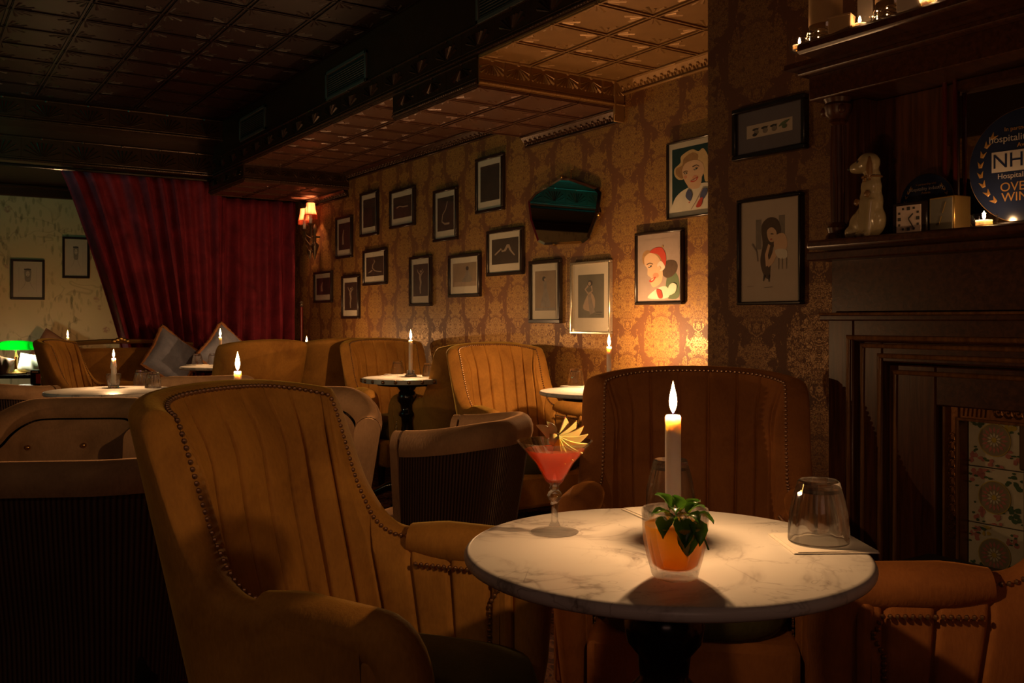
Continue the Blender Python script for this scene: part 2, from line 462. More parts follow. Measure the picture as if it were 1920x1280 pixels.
M['leather'] = plain('brown_leather', (0.16, 0.07, 0.035), 0.5, var=0.3, nscale=14, bump=0.3)
M['kraft'] = plain('kraft_card', (0.34, 0.20, 0.09), 0.7)
M['dark_bead'] = plain('oxblood_bead', (0.09, 0.012, 0.010), 0.25)
M['red_lacquer'] = plain('dark_red_lacquer', (0.22, 0.02, 0.015), 0.3)


def carpet_mat():
    a = N('patterned_carpet')
    co = a.coord()
    n = a.noise(7, co, detail=3, dist=2.5)
    v = a.math('ABSOLUTE', a.math('SUBTRACT', n, 0.5))
    c = a.ramp(v, [(0.0, (0.30, 0.13, 0.05)), (0.05, (0.22, 0.06, 0.03)), (0.09, (0.05, 0.012, 0.01)), (0.2, (0.14, 0.03, 0.02))])
    a.set(Base_Color=c, Roughness=0.95)
    a.bump(a.noise(500, co), 0.5, 0.004)
    return a.m
M['carpet'] = carpet_mat()


# ------------------------------------------------------------------ mesh building
class MB:
    def __init__(s):
        s.v, s.f, s.mi, s.uv = [], [], [], {}
    def add(s, vs, fs, mi=0, mat=None):
        o = len(s.v)
        s.v += [tuple(mat @ Vector(v)) if mat else tuple(v) for v in vs]
        for f in fs:
            s.f.append(tuple(i + o for i in f)); s.mi.append(mi)
        return o
    def box(s, c, d, mi=0, bev=0.0, mat=None):
        x, y, z = (k / 2 for k in d)
        if bev <= 0 or min(x, y, z) <= bev:
            vs = [(c[0] + a * x, c[1] + b * y, c[2] + e * z) for a in (-1, 1) for b in (-1, 1) for e in (-1, 1)]
            return s.add(vs, [(0, 1, 3, 2), (4, 6, 7, 5), (0, 4, 5, 1), (2, 3, 7, 6), (0, 2, 6, 4), (1, 5, 7, 3)], mi, mat)
        vs, idx = [], {}
        for a in (-1, 1):
            for b in (-1, 1):
                for e in (-1, 1):
                    for k in range(3):
                        q = [a * (x - bev), b * (y - bev), e * (z - bev)]
                        q[k] = (a * x, b * y, e * z)[k]
                        idx[(a, b, e, k)] = len(vs)
                        vs.append((c[0] + q[0], c[1] + q[1], c[2] + q[2]))
        fs = []
        S = (-1, 1)
        for a in S:
            g = lambda b, e: idx[(a, b, e, 0)]
            q = [g(-1, -1), g(1, -1), g(1, 1), g(-1, 1)]; fs.append(q if a > 0 else q[::-1])
            g = lambda b, e: idx[(b, a, e, 1)]
            q = [g(-1, -1), g(-1, 1), g(1, 1), g(1, -1)]; fs.append(q if a > 0 else q[::-1])
            g = lambda b, e: idx[(b, e, a, 2)]
            q = [g(-1, -1), g(1, -1), g(1, 1), g(-1, 1)]; fs.append(q if a > 0 else q[::-1])
        for a in S:
            for b in S:
                for (k1, k2, fn) in ((0, 1, lambda e: (a, b, e)), (0, 2, lambda e: (a, e, b)), (1, 2, lambda e: (e, a, b))):
                    p, r = fn(-1), fn(1)
                    fs.append([idx[(*p, k1)], idx[(*r, k1)], idx[(*r, k2)], idx[(*p, k2)]])
                for e in S:
                    fs.append([idx[(a, b, e, 0)], idx[(a, b, e, 1)], idx[(a, b, e, 2)]])
        return s.add(vs, fs, mi, mat)
    def lathe(s, prof, n=24, mi=0, mat=None, flute=None, cap=True):
        vs, fs = [], []
        for i, (r, z) in enumerate(prof):
            for k in range(n):
                a = 2 * pi * k / n
                rr = r if flute is None else r * flute(a, z)
                vs.append((rr * cos(a), rr * sin(a), z))
        for i in range(len(prof) - 1):
            for k in range(n):
                j = (k + 1) % n
                fs.append((i * n + k, i * n + j, (i + 1) * n + j, (i + 1) * n + k))
        if cap and prof[0][0] > 1e-5: fs.append(tuple(range(n))[::-1])
        if cap and prof[-1][0] > 1e-5: fs.append(tuple((len(prof) - 1) * n + k for k in range(n)))
        return s.add(vs, fs, mi, mat)
    def tube(s, pts, rad, n=8, mi=0, mat=None, flat=1.0, closed=False):
        pts = [Vector(p) for p in pts]
        vs, fs = [], []
        m = len(pts)
        up = Vector((0, 0, 1))
        for i, p in enumerate(pts):
            a = pts[(i - 1) % m] if (closed or i > 0) else p
            b = pts[(i + 1) % m] if (closed or i < m - 1) else p
            t = (b - a).normalized()
            x = t.cross(up)
            if x.length < 0.15: x = t.cross(Vector((0, 1, 0)))
            x.normalize(); y = x.cross(t).normalized()
            r = rad[i] if isinstance(rad, (list, tuple)) else rad
            for k in range(n):
                q = 2 * pi * k / n
                vs.append(p + x * (r * cos(q)) + y * (r * flat * sin(q)))
        for i in range(m if closed else m - 1):
            i2 = (i + 1) % m
            for k in range(n):
                j = (k + 1) % n
                fs.append((i * n + k, i * n + j, i2 * n + j, i2 * n + k))
        if not closed:
            fs.append(tuple(range(n))[::-1]); fs.append(tuple((m - 1) * n + k for k in range(n)))
        return s.add(vs, fs, mi, mat)
    def poly(s, pts, y0, y1, mi=0, mat=None):
        """outline in (x, z) extruded along y"""
        n = len(pts)
        vs = [(x, y0, z) for x, z in pts] + [(x, y1, z) for x, z in pts]
        fs = [tuple(range(n)), tuple(range(2 * n - 1, n - 1, -1))]
        fs += [(i, i + n, (i + 1) % n + n, (i + 1) % n) for i in range(n)]
        return s.add(vs, fs, mi, mat)
    def grid(s, fn, nu, nv, mi=0, mat=None, closed_u=False, uvf=None):
        vs = [fn(i, j) for j in range(nv) for i in range(nu)]
        fs = []
        for j in range(nv - 1):
            for i in range(nu if closed_u else nu - 1):
                i2 = (i + 1) % nu
                fs.append((j * nu + i, j * nu + i2, (j + 1) * nu + i2, (j + 1) * nu + i))
        o = s.add(vs, fs, mi, mat)
        if uvf:
            for j in range(nv):
                for i in range(nu): s.uv[o + j * nu + i] = uvf(i, j)
        return o
    def ball(s, c, r, n=8, m=6, mi=0, mat=None):
        if not isinstance(r, (tuple, list)): r = (r, r, r)
        vs = [(c[0], c[1], c[2] - r[2])]
        for j in range(1, m):
            t = -pi / 2 + pi * j / m
            for k in range(n):
                a = 2 * pi * k / n
                vs.append((c[0] + r[0] * cos(t) * cos(a), c[1] + r[1] * cos(t) * sin(a), c[2] + r[2] * sin(t)))
        vs.append((c[0], c[1], c[2] + r[2]))
        fs = [(0, 1 + (k + 1) % n, 1 + k) for k in range(n)]
        for j in range(m - 2):
            for k in range(n):
                k2 = (k + 1) % n
                fs.append((1 + j * n + k, 1 + j * n + k2, 1 + (j + 1) * n + k2, 1 + (j + 1) * n + k))
        e = len(vs) - 1; b = 1 + (m - 2) * n
        fs += [(b + k, b + (k + 1) % n, e) for k in range(n)]
        return s.add(vs, fs, mi, mat)
    def mesh(s, name, mats, smooth=True, angle=40):
        me = bpy.data.meshes.new(name)
        me.from_pydata(s.v, [], s.f)
        for m in (mats if isinstance(mats, (list, tuple)) else [mats]):
            me.materials.append(M[m] if isinstance(m, str) else m)
        me.polygons.foreach_set('material_index', s.mi)
        if s.uv:
            ul = me.uv_layers.new()
            for lp in me.loops: ul.data[lp.index].uv = s.uv.get(lp.vertex_index, (0, 0))
        bm = bmesh.new(); bm.from_mesh(me)
        bmesh.ops.recalc_face_normals(bm, faces=bm.faces)
        bm.to_mesh(me); bm.free()
        if smooth:
            me.polygons.foreach_set('use_smooth', [True] * len(me.polygons))
            try: me.set_sharp_from_angle(angle=radians(angle))
            except Exception: pass
        me.update()
        return me
    def build(s, name, mats, parent=None, smooth=True, angle=40, stuff=False):
        o = bpy.data.objects.new(name, s.mesh(name, mats, smooth, angle))
        COL.objects.link(o)
        if parent: o.parent = parent
        if stuff: o['kind'] = 'stuff'
        return o


def thing(name, label, cat, loc=(0, 0, 0), rz=0.0, group=None):
    o = bpy.data.objects.new(name, None)
    o.empty_display_size = 0.05
    COL.objects.link(o)
    o.location = loc
    o.rotation_euler = (0, 0, rz)
    o['label'] = label
    o['category'] = cat
    if group: o['group'] = group
    return o


def dup(root, label, loc, rz=0.0, group=None, scale=None):
    r = root.copy(); COL.objects.link(r)
    r.location = loc; r.rotation_euler = (0, 0, rz)
    if scale: r.scale = scale
    r['label'] = label
    if group: r['group'] = group
    for ch in list(root.children):
        if ch.type == 'LIGHT': continue
        c = ch.copy(); COL.objects.link(c); c.parent = r
        for g in ch.children:
            d = g.copy(); COL.objects.link(d); d.parent = c
    return r


def tag(o, label, cat, group=None):
    o['label'] = label; o['category'] = cat
    if group: o['group'] = group
    return o


def struct(o):
    o['kind'] = 'structure'
    return o


def piece(name, me, parent, loc=(0, 0, 0), rot=(0, 0, 0), scale=(1, 1, 1)):
    o = bpy.data.objects.new(name, me)
    COL.objects.link(o)
    o.parent = parent
    o.location = loc; o.rotation_euler = rot; o.scale = scale
    return o


def smooth01(t):
    t = max(0.0, min(1.0, t))
    return t * t * (3 - 2 * t)

# ================================================================== THE ROOM
XW, XB, XD = 3.2, 2.45, 2.30            # gallery wall, chimney breast, duct side
YC, YF, YA = 2.44, 8.72, 10.3           # breast corner, end wall, alcove wall
ZC, ZD, ZB = 2.78, 2.34, 2.20           # ceiling, duct underside, dropped box underside


def slab(name, lo, hi, mat):
    m = MB(); m.box([(a + b) / 2 for a, b in zip(lo, hi)], [b - a for a, b in zip(lo, hi)])
    return struct(m.build(name, mat, smooth=False))


floor = slab('floor', (-3.6, -2.6, -0.1), (3.3, 10.4, 0.0), 'carpet')
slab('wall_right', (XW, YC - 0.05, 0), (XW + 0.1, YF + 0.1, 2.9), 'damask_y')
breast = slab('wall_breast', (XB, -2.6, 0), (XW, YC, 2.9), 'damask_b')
slab('wall_back', (1.9, YF, 0), (XW, YF + 0.1, 2.9), 'damask_x')
slab('wall_alcove_side', (1.9, YF + 0.1, 0), (2.0, YA, 2.9), 'damask_x')
slab('wall_alcove', (-3.6, YA, 0), (2.0, YA + 0.1, 2.9), 'floral')
slab('wall_left', (-3.6, -2.6, 0), (-3.5, YA, 2.9), 'damask_y')
slab('wall_front', (-3.5, -2.6, 0), (XB, -2.5, 2.9), 'damask_x')
ceil = slab('ceiling', (-3.5, -2.5, ZC), (XW, YA, 2.9), 'tin_dark')
duct = slab('ceiling_duct', (XD, YC, ZD), (XW, YF, ZC), 'tin_beam')
slab('ceiling_duct_near', (XD, -2.5, ZD), (XB, YC, ZC), 'tin_beam')


# pressed tin tiles: a raised bead round a dished square with rays fanning from each corner
def tile_mesh(name, size, mat, ray=0.32, th=0.006):
    m = MB()
    h = size / 2 - 0.002
    m.box((0, 0, -th / 2), (2 * h, 2 * h, th))
    b = 0.010
    for sx, sy, dx, dy in ((0, 1, 2 * h, b), (0, -1, 2 * h, b), (1, 0, b, 2 * h), (-1, 0, b, 2 * h)):
        m.box((sx * (h - b), sy * (h - b), -th - 0.003), (dx if sx == 0 else b, dy if sy == 0 else b, 0.008))
    for sx in (-1, 1):
        for sy in (-1, 1):
            c = Vector((sx * (h - 0.016), sy * (h - 0.016), -th))
            for k in range(4):
                a = (k + 0.5) / 4 * pi / 2
                d = Vector((-sx * cos(a), -sy * sin(a), 0))
                q = Vector((-d.y, d.x, 0))
                r0, r1 = size * 0.07, size * (ray if k % 2 else ray * 0.75)
                w0, w1 = size * 0.012, size * 0.03
                p = [c + d * r0 - q * w0, c + d * r0 + q * w0, c + d * r1 + q * w1, c + d * r1 - q * w1, c + d * r0, c + d * (r1 * 0.97)]
                vs = [tuple(x) for x in p]
                vs[4] = (p[4].x, p[4].y, p[4].z - 0.0015); vs[5] = (p[5].x, p[5].y, p[5].z - 0.004)
                m.add(vs, [(0, 4, 5, 3), (1, 2, 5, 4), (2, 3, 5), (0, 1, 4)])
    return m.mesh(name, mat, smooth=False)


TS = 0.36
tm = tile_mesh('ceiling_tile', TS, 'tin_dark')
k = 0
for i in range(9):
    for j in range(15):
        x, y = XD - TS * (i + 0.5), 2.85 + TS * (j + 0.5)
        if y + TS / 2 > 8.0: continue
        rel = Vector((x, y, 0)); dep = rel.dot(FW); lat = rel.dot(RT)
        if lat / dep < -0.72: continue
        o = piece('ceiling_tile', tm, ceil, (x, y, ZC), (random.uniform(-.012, .012), random.uniform(-.012, .012), 0))
TD = 0.30
tmd = tile_mesh('duct_tile', TD, 'tin_mid')
tmg = tile_mesh('duct_tile_bronze', TD, 'tin_gold')


# a fan panel: upright strip with beads above and below and rays opening upward or downward (faces -y, x 0..w)
def fan_mesh(name, wd, ht, mat, flip=False):
    m = MB()
    m.box((wd / 2, -0.002, ht / 2), (wd - 0.002, 0.004, ht))
    for z, r in ((ht - 0.010, 0.007), (0.012, 0.008), (0.030, 0.004)):
        m.tube([(0.001, -0.006, z), (wd - 0.001, -0.006, z)], r, 6)
    nb = max(3, int(wd / 0.02))
    for i in range(nb):
        m.ball((wd * (i + .5) / nb, -0.012, 0.012), (0.006, 0.005, 0.006), 5, 4)
    m.ball((wd / 2, -0.01, ht - 0.012), (0.014, 0.009, 0.012), 6, 4)
    c = Vector((wd / 2, -0.004, 0.040 if flip else ht - 0.03))
    for k in range(9):
        a = radians(-70 + 140 * k / 8)
        d = Vector((sin(a), 0, cos(a) if flip else -cos(a)))
        q = Vector((-d.z, 0, d.x))
        r0 = 0.012
        r1 = min((ht - 0.085) / max(0.3, abs(d.z)), wd * 0.44 / max(0.2, abs(d.x)), ht * 0.72)
        w0, w1 = 0.002, 0.0065
        p = [c + d * r0 - q * w0, c + d * r0 + q * w0, c + d * r1 + q * w1, c + d * r1 - q * w1]
        vs = [tuple(x) for x in p] + [tuple(c + d * r0 + Vector((0, -0.004, 0))), tuple(c + d * (r1 * 0.96) + Vector((0, -0.010, 0)))]
        m.add(vs, [(0, 4, 5, 3), (1, 2, 5, 4), (2, 3, 5), (0, 1, 4)])
    return m.mesh(name, mat, smooth=True, angle=30)


def cornice_mesh(name, ln, ht, mat):
    """crown strip at the top of the wall, along +x, facing -y, with leaf bosses"""
    m = MB()
    m.box((ln / 2, -0.008, -ht + 0.008), (ln, 0.022, 0.012), bev=0.003)
    m.box((ln / 2, -ht * 0.75, -0.006), (ln, 0.016, 0.012), bev=0.003)
    m.add([(0, -0.006, -ht + 0.01), (ln, -0.006, -ht + 0.01), (ln, -ht * 0.72, -0.01), (0, -ht * 0.72, -0.01)], [(0, 1, 2, 3)])
    n = max(1, int(ln / 0.05))
    for i in range(n):
        x = ln * (i + 0.5) / n
        c = Vector((x, -ht * 0.40, -ht * 0.45))
        m.ball(c, (0.010, 0.012, 0.012), 6, 4)
        for sgn in (-1, 1):
            m.ball(c + Vector((sgn * 0.015, 0.006, -0.010)), (0.006, 0.008, 0.014), 5, 4)
            m.ball(c + Vector((sgn * 0.012, -0.008, 0.012)), (0.009, 0.006, 0.006), 5, 4)
    return m.mesh(name, mat, smooth=True, angle=50)


def drop_box(name, y0, y1, front_mat):
    """lower part of the duct between y0 and y1, with fan panels on its faces"""
    m = MB(); m.box(((XD + XW) / 2, (y0 + y1) / 2, (ZB + ZD) / 2), (XW - XD, y1 - y0, ZD - ZB))
    b = struct(m.build(name, 'tin_beam', smooth=False))
    fm = fan_mesh('fan_panel', 0.15, ZD - ZB, front_mat)
    for i in range(6):
        piece('fan_panel', fm, b, (XD + 0.15 * i, y0, ZB))
    fs = fan_mesh('fan_panel_side', 0.303, ZD - ZB, 'tin_beam')
    n = max(1, round((y1 - y0) / 0.303))
    for i in range(n):
        piece('fan_panel', fs, b, (XD, y1 - (y1 - y0) * i / n, ZB), (0, 0, -pi / 2), ((y1 - y0) / n / 0.303, 1, 1))
    for i in range(3):
        for j in range(n):
            d = (y1 - y0) / n
            piece('box_tile', tmd, b, (XD + 0.15 + 0.3 * i, y0 + d * (j + 0.5), ZB), (0, 0, 0), (1, d / TD, 1))
    return b


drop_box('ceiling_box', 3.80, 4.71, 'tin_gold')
drop_box('ceiling_box', 7.41, 8.40, 'tin_beam')
for j in range(14):
    y = YC + 0.16 + TD * (j + 0.5)
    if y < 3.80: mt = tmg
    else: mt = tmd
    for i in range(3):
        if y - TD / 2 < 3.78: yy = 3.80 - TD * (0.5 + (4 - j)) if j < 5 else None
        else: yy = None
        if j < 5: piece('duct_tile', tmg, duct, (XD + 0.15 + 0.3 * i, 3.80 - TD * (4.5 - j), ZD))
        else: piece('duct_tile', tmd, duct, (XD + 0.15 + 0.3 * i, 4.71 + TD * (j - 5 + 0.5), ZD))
fmd = fan_mesh('duct_fan', 0.30, 0.15, 'tin_beam', True)
for j in range(20):
    piece('fan_panel', fmd, duct, (XD, 2.45 + 0.3 * (j + 1), ZD), (0, 0, -pi / 2))


def cornice(name, y0, y1, z, ht=0.07, mat='tin_beam'):
    n = max(1, round((y1 - y0) / 0.5)); d = (y1 - y0) / n
    cm = cornice_mesh('cornice', d, ht, mat)
    root = None
    for i in range(n):
        o = bpy.data.objects.new(name if i == 0 else 'cornice_length', cm); COL.objects.link(o)
        if i == 0:
            root = o; struct(o); o.location = (XW, y1, z); o.rotation_euler = (0, 0, -pi / 2)
        else:
            o.parent = root; o.location = (d * i, 0, 0)
    return root


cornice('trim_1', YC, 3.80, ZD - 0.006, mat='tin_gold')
cornice('trim_2', 3.80, 4.71, ZB - 0.006)
cornice('trim_3', 4.71, 7.41, ZD - 0.006)
cornice('trim_4', 7.41, 8.40, ZB - 0.006)
mm = MB(); mm.box((0, 0, 0), (0.07, 0.012, ZD - ZB + 0.07), bev=0.003)
mm.tube([(-0.03, -0.006, -0.07), (-0.03, -0.006, 0.14)], 0.007, 6)
struct(mm.build('trim_5', 'tin_gold')).location = (XW - 0.04, 3.795, (ZB + ZD) / 2 - 0.045)

# stepped beams across the far end of the ceiling, above the curtain
for nm, y0, y1, z0, z1 in (('ceiling_beam', 8.0, 8.5, 2.60, ZC), ('ceiling_beam', 8.28, 8.6, 2.335, 2.60)):
    m = MB(); m.box(((-3.5 + XD) / 2, (y0 + y1) / 2, (z0 + z1) / 2), (XD + 3.5, y1 - y0, z1 - z0))
    b = struct(m.build(nm, 'tin_beam', smooth=False))
    fm = fan_mesh('beam_fan', 0.30, z1 - z0 if nm and z1 == ZC else 0.20, 'tin_beam', True)
    for i in range(18):
        piece('fan_panel', fm, b, (XD - 0.3 * (i + 1), y0, z0))
slab('ceiling_alcove', (-3.5, 8.6, 2.40), (1.9, YA, 2.5), 'tin_dark')
m = MB(); m.box((-0.8, YA - 0.03, 2.34), (5.4, 0.06, 0.10), bev=0.01); m.box((-0.8, YA - 0.05, 2.385), (5.4, 0.10, 0.03), bev=0.006)
struct(m.build('trim_6', 'tin_beam'))
m = MB(); m.tube([(-3.4, 8.33, 2.31), (XD - 0.02, 8.33, 2.31)], 0.014, 8)
tag(m.build('curtain_pole', 'black_wood'), 'thin black pole under the far beam above the red curtain', 'curtain rail')

# ventilation grilles in the duct side
def vent(px, pytop, pybot, wpx0, wpx1, label):
    a = PX(wpx0, (pytop + pybot) / 2, XD); b = PX(wpx1, (pytop + pybot) / 2, XD)
    zc = a.z * 0.5 + b.z * 0.5
    y0, y1 = sorted((a.y, b.y)); zt = PX((wpx0 + wpx1) / 2, pytop, XD).z; zb = PX((wpx0 + wpx1) / 2, pybot, XD).z
    L, Hh = y1 - y0, zt - zb
    t = thing('air_vent', label, 'vent', (XD - 0.001, (y0 + y1) / 2, (zt + zb) / 2), 0)
    m = MB()
    for sy, sz, dy, dz in ((0, 1, L, 0.022), (0, -1, L, 0.022), (1, 0, 0.022, Hh), (-1, 0, 0.022, Hh)):
        m.box((-0.008, sy * (L / 2 - 0.011), sz * (Hh / 2 - 0.011)), (0.018, dy, dz), bev=0.003)
    m.build('frame', 'vent', t)
    m = MB(); m.box((-0.001, 0, 0), (0.002, L - 0.03, Hh - 0.03)); m.build('backing', 'dark', t)
    m = MB(); m.box((0, 0, 0), (0.003, L - 0.046, 0.006)); sm = m.mesh('slat', 'vent', False)
    n = int((Hh - 0.05) / 0.014)
    for i in range(n):
        piece('slat', sm, t, (-0.008, 0, -Hh / 2 + 0.03 + 0.014 * i), (0, radians(35), 0))
vent(475, 210, 255, 452, 500, 'smallest grey air grille, high in the duct side nearest the red curtain')
vent(652, 115, 172, 614, 690, 'middle grey air grille in the duct side, above the lowered ceiling box')
vent(945, -40, 25, 897, 990, 'large dark air grille cut by the top edge of the photo')

# ================================================================== THE CURTAIN
def curtain():
    t = thing('curtain', 'floor-length deep red velvet curtain pulled across the far end of the room', 'curtain', (0, 0, 0))
    x1, ztop = 3.14, 2.33
    def pane(xl_top, xl_bot, xr, y, ztop, nf, name, sweep):
        m = MB()
        nu, nv = nf * 12 + 1, 34
        def fn(i, j):
            u = i / (nu - 1); v = j / (nv - 1)           # v 0 top .. 1 bottom
            xl = xl_top + (xl_bot - xl_top) * (v ** 0.85 if sweep else 0)
            x = xl + (xr - xl) * u
            ph = 2 * pi * nf * (u + 0.018 * sin(7 * u + 1.3))
            amp = 0.070 * (0.45 + 0.55 * v) * (1 + 0.5 * sin(11.3 * u * nf / 9 + 0.7))
            yy = y + amp * (sin(ph) + 0.12 * sin(2 * ph + 1.0 + 3 * v)) + 0.012 * sin(23 * u + 9 * v)
            return (x, yy, ztop + (0.02 - ztop) * v)
        m.grid(fn, nu, nv)
        o = m.build(name, 'red_velvet', t)
        md = o.modifiers.new('thickness', 'SOLIDIFY'); md.thickness = 0.008
        return o
    pane(1.10, 1.80, 2.42, 8.45, 2.325, 10, 'left_drape', True)
    pane(2.36, 2.36, 3.15, 8.56, 2.195, 6, 'right_drape', False)
    return t
curtain()

# ================================================================== CHAIRS
def u_path(a, yb, R, yf, splay=0.0):
    """half length and a function s -> (x, y, nx, ny) along a U, s = 0 at the middle of the back"""
    half = a - R; arc = pi / 2 * R; side = yf - (yb + R)
    tot = half + arc + side
    def f(s):
        q = abs(s); sg = 1 if s >= 0 else -1
        if q <= half: x, y, nx, ny = q, yb, 0.0, -1.0
        elif q <= half + arc:
            t = (q - half) / R
            x, y, nx, ny = half + R * sin(t), yb + R - R * cos(t), sin(t), -cos(t)
        else:
            d = q - half - arc
            x, y, nx, ny = a + splay * d, yb + R + d, 1.0, 0.0
        return sg * x, y, sg * nx, ny
    return tot, half, arc, f


def stud_mesh():
    m = MB(); m.ball((0, 0, 0), 0.0052, 6, 4)
    return m
def studs(pts, normals=None, r=0.0052):
    m = MB()
    for p in pts: m.ball(p, r, 6, 4)
    return m


def spaced(pts, step):
    pts = [Vector(p) for p in pts]; out = [pts[0]]; acc = 0.0
    for a, b in zip(pts, pts[1:]):
        L = (b - a).length
        while acc + L >= step:
            t = (step - acc) / L
            a = a + (b - a) * t
            out.append(a.copy()); L = (b - a).length; acc = 0.0
        acc += L
    return out


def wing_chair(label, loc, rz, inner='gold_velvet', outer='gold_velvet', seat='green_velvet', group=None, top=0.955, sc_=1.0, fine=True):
    t = thing('wing_armchair', label, 'armchair', loc, rz, group)
    if sc_ != 1.0: t.scale = (sc_, sc_, 1)
    T = 0.07; ARM = 0.62
    tot, half, arc, P = u_path(0.272, -0.235, 0.165, 0.17, 0.12)
    S0, S1 = half + arc * 0.72, half + arc + 0.050
    rake = 0.24
    def ztop(s):
        q = abs(s)
        crown = top - 0.030 * (min(q, S0) / S0) ** 2.2
        k = (q - S0) / (S1 - S0)
        k = max(0, min(1, k))
        e = 1 - (1 - k) ** 2.1 if k < 1 else 1
        e = 0.15 * smooth01(k) + 0.85 * (1 - (1 - k) ** 3.2) * smooth01(k * 3.2)
        return crown + (ARM - crown) * e
    def shear(x, y, z, s):
        wgt = 1.0 if abs(s) < half + arc else max(0.0, 1 - (abs(s) - half - arc) / 0.25)
        dz = max(0.0, z - 0.40)
        return (x * (1 + 0.22 * dz), y - rake * dz * wgt, z)
    nu = 151 if fine else 81
    ss = [-tot + 2 * tot * i / (nu - 1) for i in range(nu)]
    # outer shell and rolled edge
    nv = 20
    def outer_fn(i, j):
        s = ss[i]; x, y, nx, ny = P(s); zt = ztop(s)
        if j <= 10:
            z = 0.13 + (zt - T / 2 - 0.13) * j / 10; o = T / 2
            o -= 0.035 * max(0, (0.40 - z) / 0.27)
        else:
            a = pi * (j - 10) / (nv - 1 - 10) * 0.86
            z = zt - T / 2 + T / 2 * sin(a); o = T / 2 * cos(a)
        return shear(x + nx * o, y + ny * o, z, s)
    m = MB(); m.grid(outer_fn, nu, nv)
    m.build('outer_shell', outer, t, angle=70)
    # inner face in sewn channels, puffed between the seams
    pitch = 0.078
    nu2 = 421 if fine else 141
    s2 = [-tot + 2 * tot * i / (nu2 - 1) for i in range(nu2)]
    def inner_fn(i, j):
        s = s2[i]; x, y, nx, ny = P(s); zt = ztop(s)
        v = j / 15
        a = pi * 0.80
        z1 = zt - T / 2 + T / 2 * sin(a) - 0.002
        z = z1 + (0.30 - z1) * v
        sq = s if abs(s) < half + arc * 0.75 else s
        pf = 0.021 * (1 - math.exp(-9.0 * abs(sin(pi * (sq / pitch + 0.5))))) * min(1, v * 5 + 0.15)
        if z > 0.66: pf += 0.010 * smooth01((z - 0.66) / 0.2) * min(1, v * 6) * (abs(s) < S0)
        o = -T / 2 * (0.80 + 0.20 * min(1, v * 6)) - pf
        if v > 0.9: o += 0.01
        return shear(x + nx * o, y + ny * o, z, s)
    m = MB(); m.grid(inner_fn, nu2, 16)
    m.build('inner_back', inner, t, angle=28)
    # nailed trim round the inside of the edge
    line = []
    for i in range(301):
        s = -tot + 2 * tot * i / 300
        if abs(s) > S1 + 0.02: continue
        x, y, nx, ny = P(s); zt = ztop(s)
        a = pi * 0.79
        line.append(shear(x + nx * (T / 2 * cos(a) - 0.004), y + ny * (T / 2 * cos(a) - 0.004), zt - T / 2 + T / 2 * sin(a), s))
    pts = spaced(line, 0.0128 if fine else 0.016)
    for sg in (-1, 1):
        for off, zz in ((-T / 2 - 0.019, 0.556), (T / 2 + 0.003, 0.552)):
            arm = []
            for k in range(21):
                s = sg * (S1 + 0.005 + (tot - S1 - 0.005) * k / 20); x, y, nx, ny = P(s)
                arm.append((x + nx * off, y, zz - 0.008 * k / 20 - (0.03 if k > 18 else 0)))
            x, y, nx, ny = P(sg * (tot - 0.02))
            arm += [(x + nx * (off - (0.025 * (0.4 - z) / 0.27 if (z < .4 and off > 0) else 0)), y - 0.002, z) for z in (0.48, 0.40, 0.30, 0.16)]
            pts += spaced(arm, 0.0128 if fine else 0.018)
    studs(pts).build('nail_trim', 'stud', t, stuff=True)
    # padded arms rolling down at the front, front posts
    for sg in (-1, 1):
        x0, y0, _, _ = P(S1 - 0.03); x1, y1, _, _ = P(tot)
        pth, rad = [], []
        for k in range(9):
            u = k / 8; pth.append((sg * (x0 + (x1 - x0) * u), y0 + (y1 - y0) * u, ARM - 0.022 - 0.012 * u)); rad.append(0.036 + 0.014 * min(1, u * 3))
        for k in range(1, 8):
            a = pi / 2 * k / 7
            pth.append((sg * x1, y1 + 0.055 * sin(a), ARM - 0.034 - 0.085 * (1 - cos(a)))); rad.append(0.050 - 0.003 * k / 7)
        pth.append((sg * x1, y1 + 0.050, 0.36)); rad.append(0.042)
        pth.append((sg * (x1 - 0.01), y1 + 0.020, 0.14)); rad.append(0.034)
        m = MB(); m.tube(pth, rad, 14, flat=0.92)
        m.build('arm_pad', outer, t, angle=70)
        m = MB(); m.box((sg * (x1 - 0.004), y1 + 0.006, 0.35), (T + 0.028, 0.030, 0.44), bev=0.010)
        m.build('front_post', outer, t)
    # seat cushion
    m = MB()
    def seat_fn(i, j):
        a = 2 * pi * i / 40
        se = lambda c: (abs(c) ** 0.55) * (1 if c >= 0 else -1)
        prof = [(0.0, 0.0), (0.5, 0.0), (0.92, 0.005), (1.0, 0.04), (1.0, 0.075), (0.95, 0.115), (0.7, 0.135), (0.0, 0.142)]
        r, z = prof[j]
        return (0.235 * r * se(cos(a)), 0.02 + 0.285 * r * se(sin(a)), 0.295 + z)
    m.grid(seat_fn, 40, 8, closed_u=True)
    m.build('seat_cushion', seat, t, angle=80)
    m = MB(); m.box((0, 0.0, 0.215), (0.50, 0.58, 0.17), bev=0.02); m.build('seat_rail', outer, t)
    for sx in (-1, 1):
        for y in (-0.26, 0.25):
            m = MB(); m.lathe([(0.016, 0.0), (0.02, 0.02), (0.028, 0.135)], 10, mat=Matrix.Translation((sx * 0.25, y, 0)))
            m.build('leg', 'black_wood', t)
    return t


